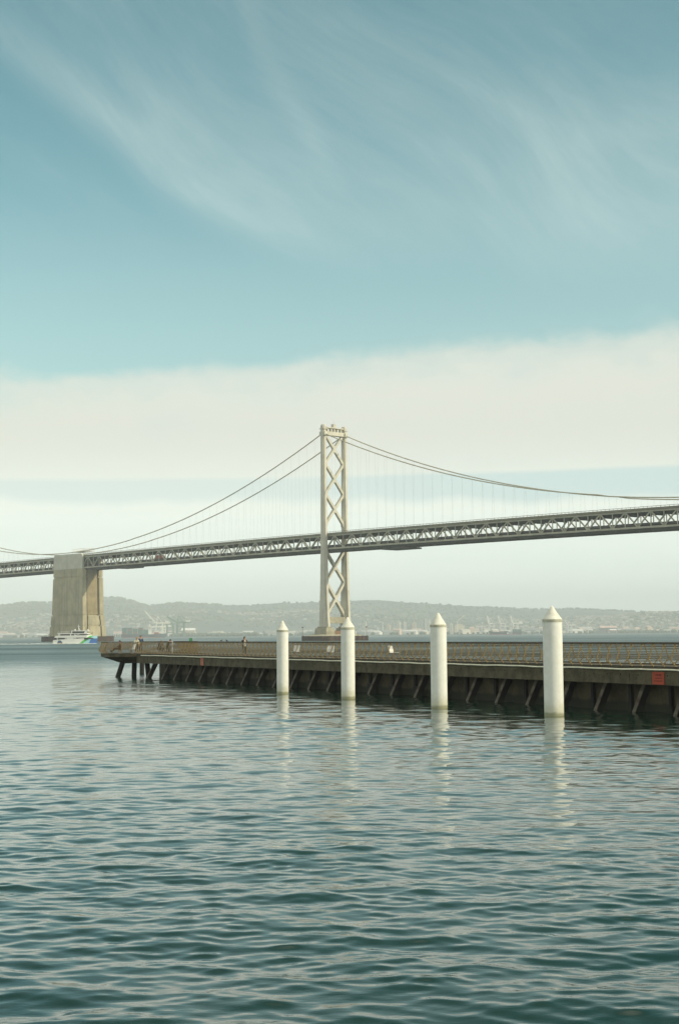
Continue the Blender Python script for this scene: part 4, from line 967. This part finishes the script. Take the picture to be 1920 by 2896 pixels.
for x, yt, w, ci, lab in TW:
    D = 5900 + random.uniform(-250, 250); k = D / F; p = far(x, D); h = (1797.5 - yt) * k; w2 = w * k / 2
    T = empty('tower_block', p, random.uniform(-.35, .35), lab, 'building', 'tower blocks of the far city')
    b = MB(); d2 = max(9, w2 * .8)
    b.box(-w2, w2, -d2, d2, -1, h * .93)
    if ci != 1: b.box(-w2 * .7, w2 * .7, -d2 * .7, d2 * .7, h * .93, h)
    else: b.box(-w2 * .97, w2 * .97, -d2 * .97, d2 * .97, h * .93, h)
    b.build('wall', FC[ci], T)
    b = MB(); b.box(-w2 * .35, w2 * .35, -d2 * .35, d2 * .35, h, h + 3.5); b.build('roof_plant', colm('plant', (.45, .45, .42)), T)
def warehouse(x0, x1, yt, D, wc, rc, lab):
    k = D / F; p = far((x0 + x1) / 2, D); w = (x1 - x0) * k / 2; h = (1797 - yt) * k; T = empty('warehouse', p, 0, lab, 'building')
    b = MB(); b.box(-w, w, -18, 18, -2, h * .72); b.build('wall', wc, T)
    b = MB(); b.loft([[(-w - .6, -19, h * .72), (w + .6, -19, h * .72), (w + .6, 19, h * .72), (-w - .6, 19, h * .72)], [(-w - .6, -1, h), (w + .6, -1, h), (w + .6, 1, h), (-w - .6, 1, h)]]); b.build('roof', rc, T)
    b = MB()
    for i in range(4): b.box(-w + w * (.25 + .45 * i) - 3, -w + w * (.25 + .45 * i) + 3, -18.2, -18, 0, h * .45)
    b.build('door', colm('wh_door', (.10, .10, .10)), T)
pk, wt, dk, tn = colm('wh_pink', (.55, .38, .32)), colm('wh_white', (.72, .70, .66)), colm('wh_dark', (.13, .13, .13)), colm('wh_tan', (.50, .44, .33))
warehouse(324, 352, 1782, 5000, wt, pk, 'pink roofed warehouse left of the green container ship')
warehouse(1695, 1742, 1777, 5500, dk, pk, 'dark walled warehouse with pinkish roof far right of the nearest guide pile')
warehouse(1722, 1741, 1786, 5420, pk, wt, 'low white roofed shed in front of the dark warehouse')
warehouse(515, 552, 1774, 5100, tn, wt, 'long pale roofed shed right of the green cranes')
# low waterfront buildings, too small to show their parts
lows = [];
for i, (c, sx, sy, h) in enumerate((((.60, .56, .47), 20, 14, 9), ((.52, .50, .47), 34, 14, 7), ((.62, .46, .36), 15, 12, 12), ((.70, .68, .62), 26, 14, 6), ((.28, .29, .28), 30, 14, 8))):
    b = MB(); b.box(-sx, sx, -sy, sy, -2, h); b.loft([[(-sx - .5, -sy - .5, h), (sx + .5, -sy - .5, h), (sx + .5, sy + .5, h), (-sx - .5, sy + .5, h)], [(-sx, -.5, h + 3), (sx, -.5, h + 3), (sx, .5, h + 3), (-sx, .5, h + 3)]], 1)
    lows.append(([colm(f'low_wall_{i}', c), colm(f'low_roof_{i}', tuple(v * .8 for v in c))], b))
built = {}
rr = random.Random(21)
for i in range(190):
    u = rr.random()
    x = rr.uniform(-60, 145) if u < .17 else rr.uniform(300, 900) if u < .40 else rr.uniform(985, 1540) if u < .80 else rr.uniform(1560, 1990)
    D = 5150 + rr.random() ** 1.4 * 1500 + (400 if x > 1400 else 0); k = rr.randrange(5)
    if k not in built: o = lows[k][1].build('waterfront_building', lows[k][0]); built[k] = o
    else: o = built[k].copy(); COL.objects.link(o)
    o.location = far(x, D); o.rotation_euler = (0, 0, rr.uniform(-.5, .5)); o.scale = (rr.uniform(.5, 1.2), 1, rr.uniform(.7, 1.9))
    tag(o, 'low plain building among the many along the far waterfront', 'building', 'low buildings along the far waterfront')
# hillside houses and woods: uncountable specks
def speckle(name, cols, n, fn, label, cat):
    b = MB(); i = 0; rr = random.Random(len(name))
    while i < n:
        az = R(rr.uniform(-17, 17)); r = rr.uniform(*fn['r']); x, y = r * math.sin(az), r * math.cos(az)
        d = mnoise.fractal(Vector((x * .0011, y * .0011, fn['seed'])), 1, 2.1, 3)
        i += 1
        if d < fn['thr'] + rr.uniform(-.25, .25): continue
        z = land_h(az, r)
        if z < 2: continue
        fn['put'](b, x, y, z, rr)
    o = b.build(name, cols); tag(o, label, cat, kind='stuff')
def house(b, x, y, z, rr):
    w, d, h = rr.uniform(4, 11), rr.uniform(4, 8), rr.uniform(4, 8); m = rr.randrange(4)
    b.box(x - w, x + w, y - d, y + d, z - 6, z + h, m)
def clump(b, x, y, z, rr):
    s_ = rr.uniform(5, 14); h = rr.uniform(6, 13)
    n = 6; ring = lambda k, zz: [(x + s_ * k * rr.uniform(.7, 1.2) * math.cos(a), y + s_ * k * rr.uniform(.7, 1.2) * math.sin(a), zz) for a in np.linspace(0, 6.283, n + 1)[:-1]]
    b.loft([ring(1, z - 6), ring(1.1, z + h * .5), ring(.5, z + h)], rr.randrange(2))
speckle('hillside_houses', [colm('house_a', (.42, .40, .34)), colm('house_b', (.34, .31, .26)), colm('house_c', (.50, .48, .43)), colm('house_d', (.32, .25, .20))], 7500,
        dict(r=(6150, 8300), seed=2.0, thr=.02, put=house), 'scattered pale houses covering the far hills', 'houses')
speckle('hillside_trees', [colm('wood_a', (.05, .075, .04)), colm('wood_b', (.065, .085, .05))], 8000, dict(r=(6100, 9900), seed=7.0, thr=-.05, put=clump), 'dark patches of woodland on the far hills', 'trees')
b = MB(); rr = random.Random(9)
for i in range(900):
    u = rr.random(); x = rr.uniform(490, 730) if u < .4 else rr.uniform(1700, 1990) if u < .75 else rr.uniform(-60, 1700)
    p = far(x, 4980 + rr.uniform(0, 250) + (520 if x > 1380 else 0)); s_ = rr.uniform(3, 7)
    b.ball((p.x, p.y, p.z + s_ * .7), s_, 6, 4, rr.randrange(2), (1.3, 1.3, rr.uniform(.8, 1.4)))
o = b.build('shore_trees', [M['wood_a'], M['wood_b']]); tag(o, 'low dark belt of trees along the far shoreline', 'trees', kind='stuff')

# ------------------------------------------------------------------ haze over the bay
b = MB(); b.box(-13600, 13600, -13600, 13600, -4.5, 330)
m = bpy.data.materials.new('haze'); m.use_nodes = True; nt = m.node_tree
for n in list(nt.nodes):
    if n.type == 'BSDF_PRINCIPLED': nt.nodes.remove(n)
pv = nt.nodes.new('ShaderNodeVolumePrincipled'); pv.inputs['Color'].default_value = (.90, .98, .99, 1); pv.inputs['Density'].default_value = 1.3e-4; pv.inputs['Anisotropy'].default_value = -0.18
nt.links.new(pv.outputs[0], nt.nodes['Material Output'].inputs['Volume'])
o = b.build('haze', m); tag(o, 'thin pale haze hanging over the whole bay', 'haze', kind='stuff')
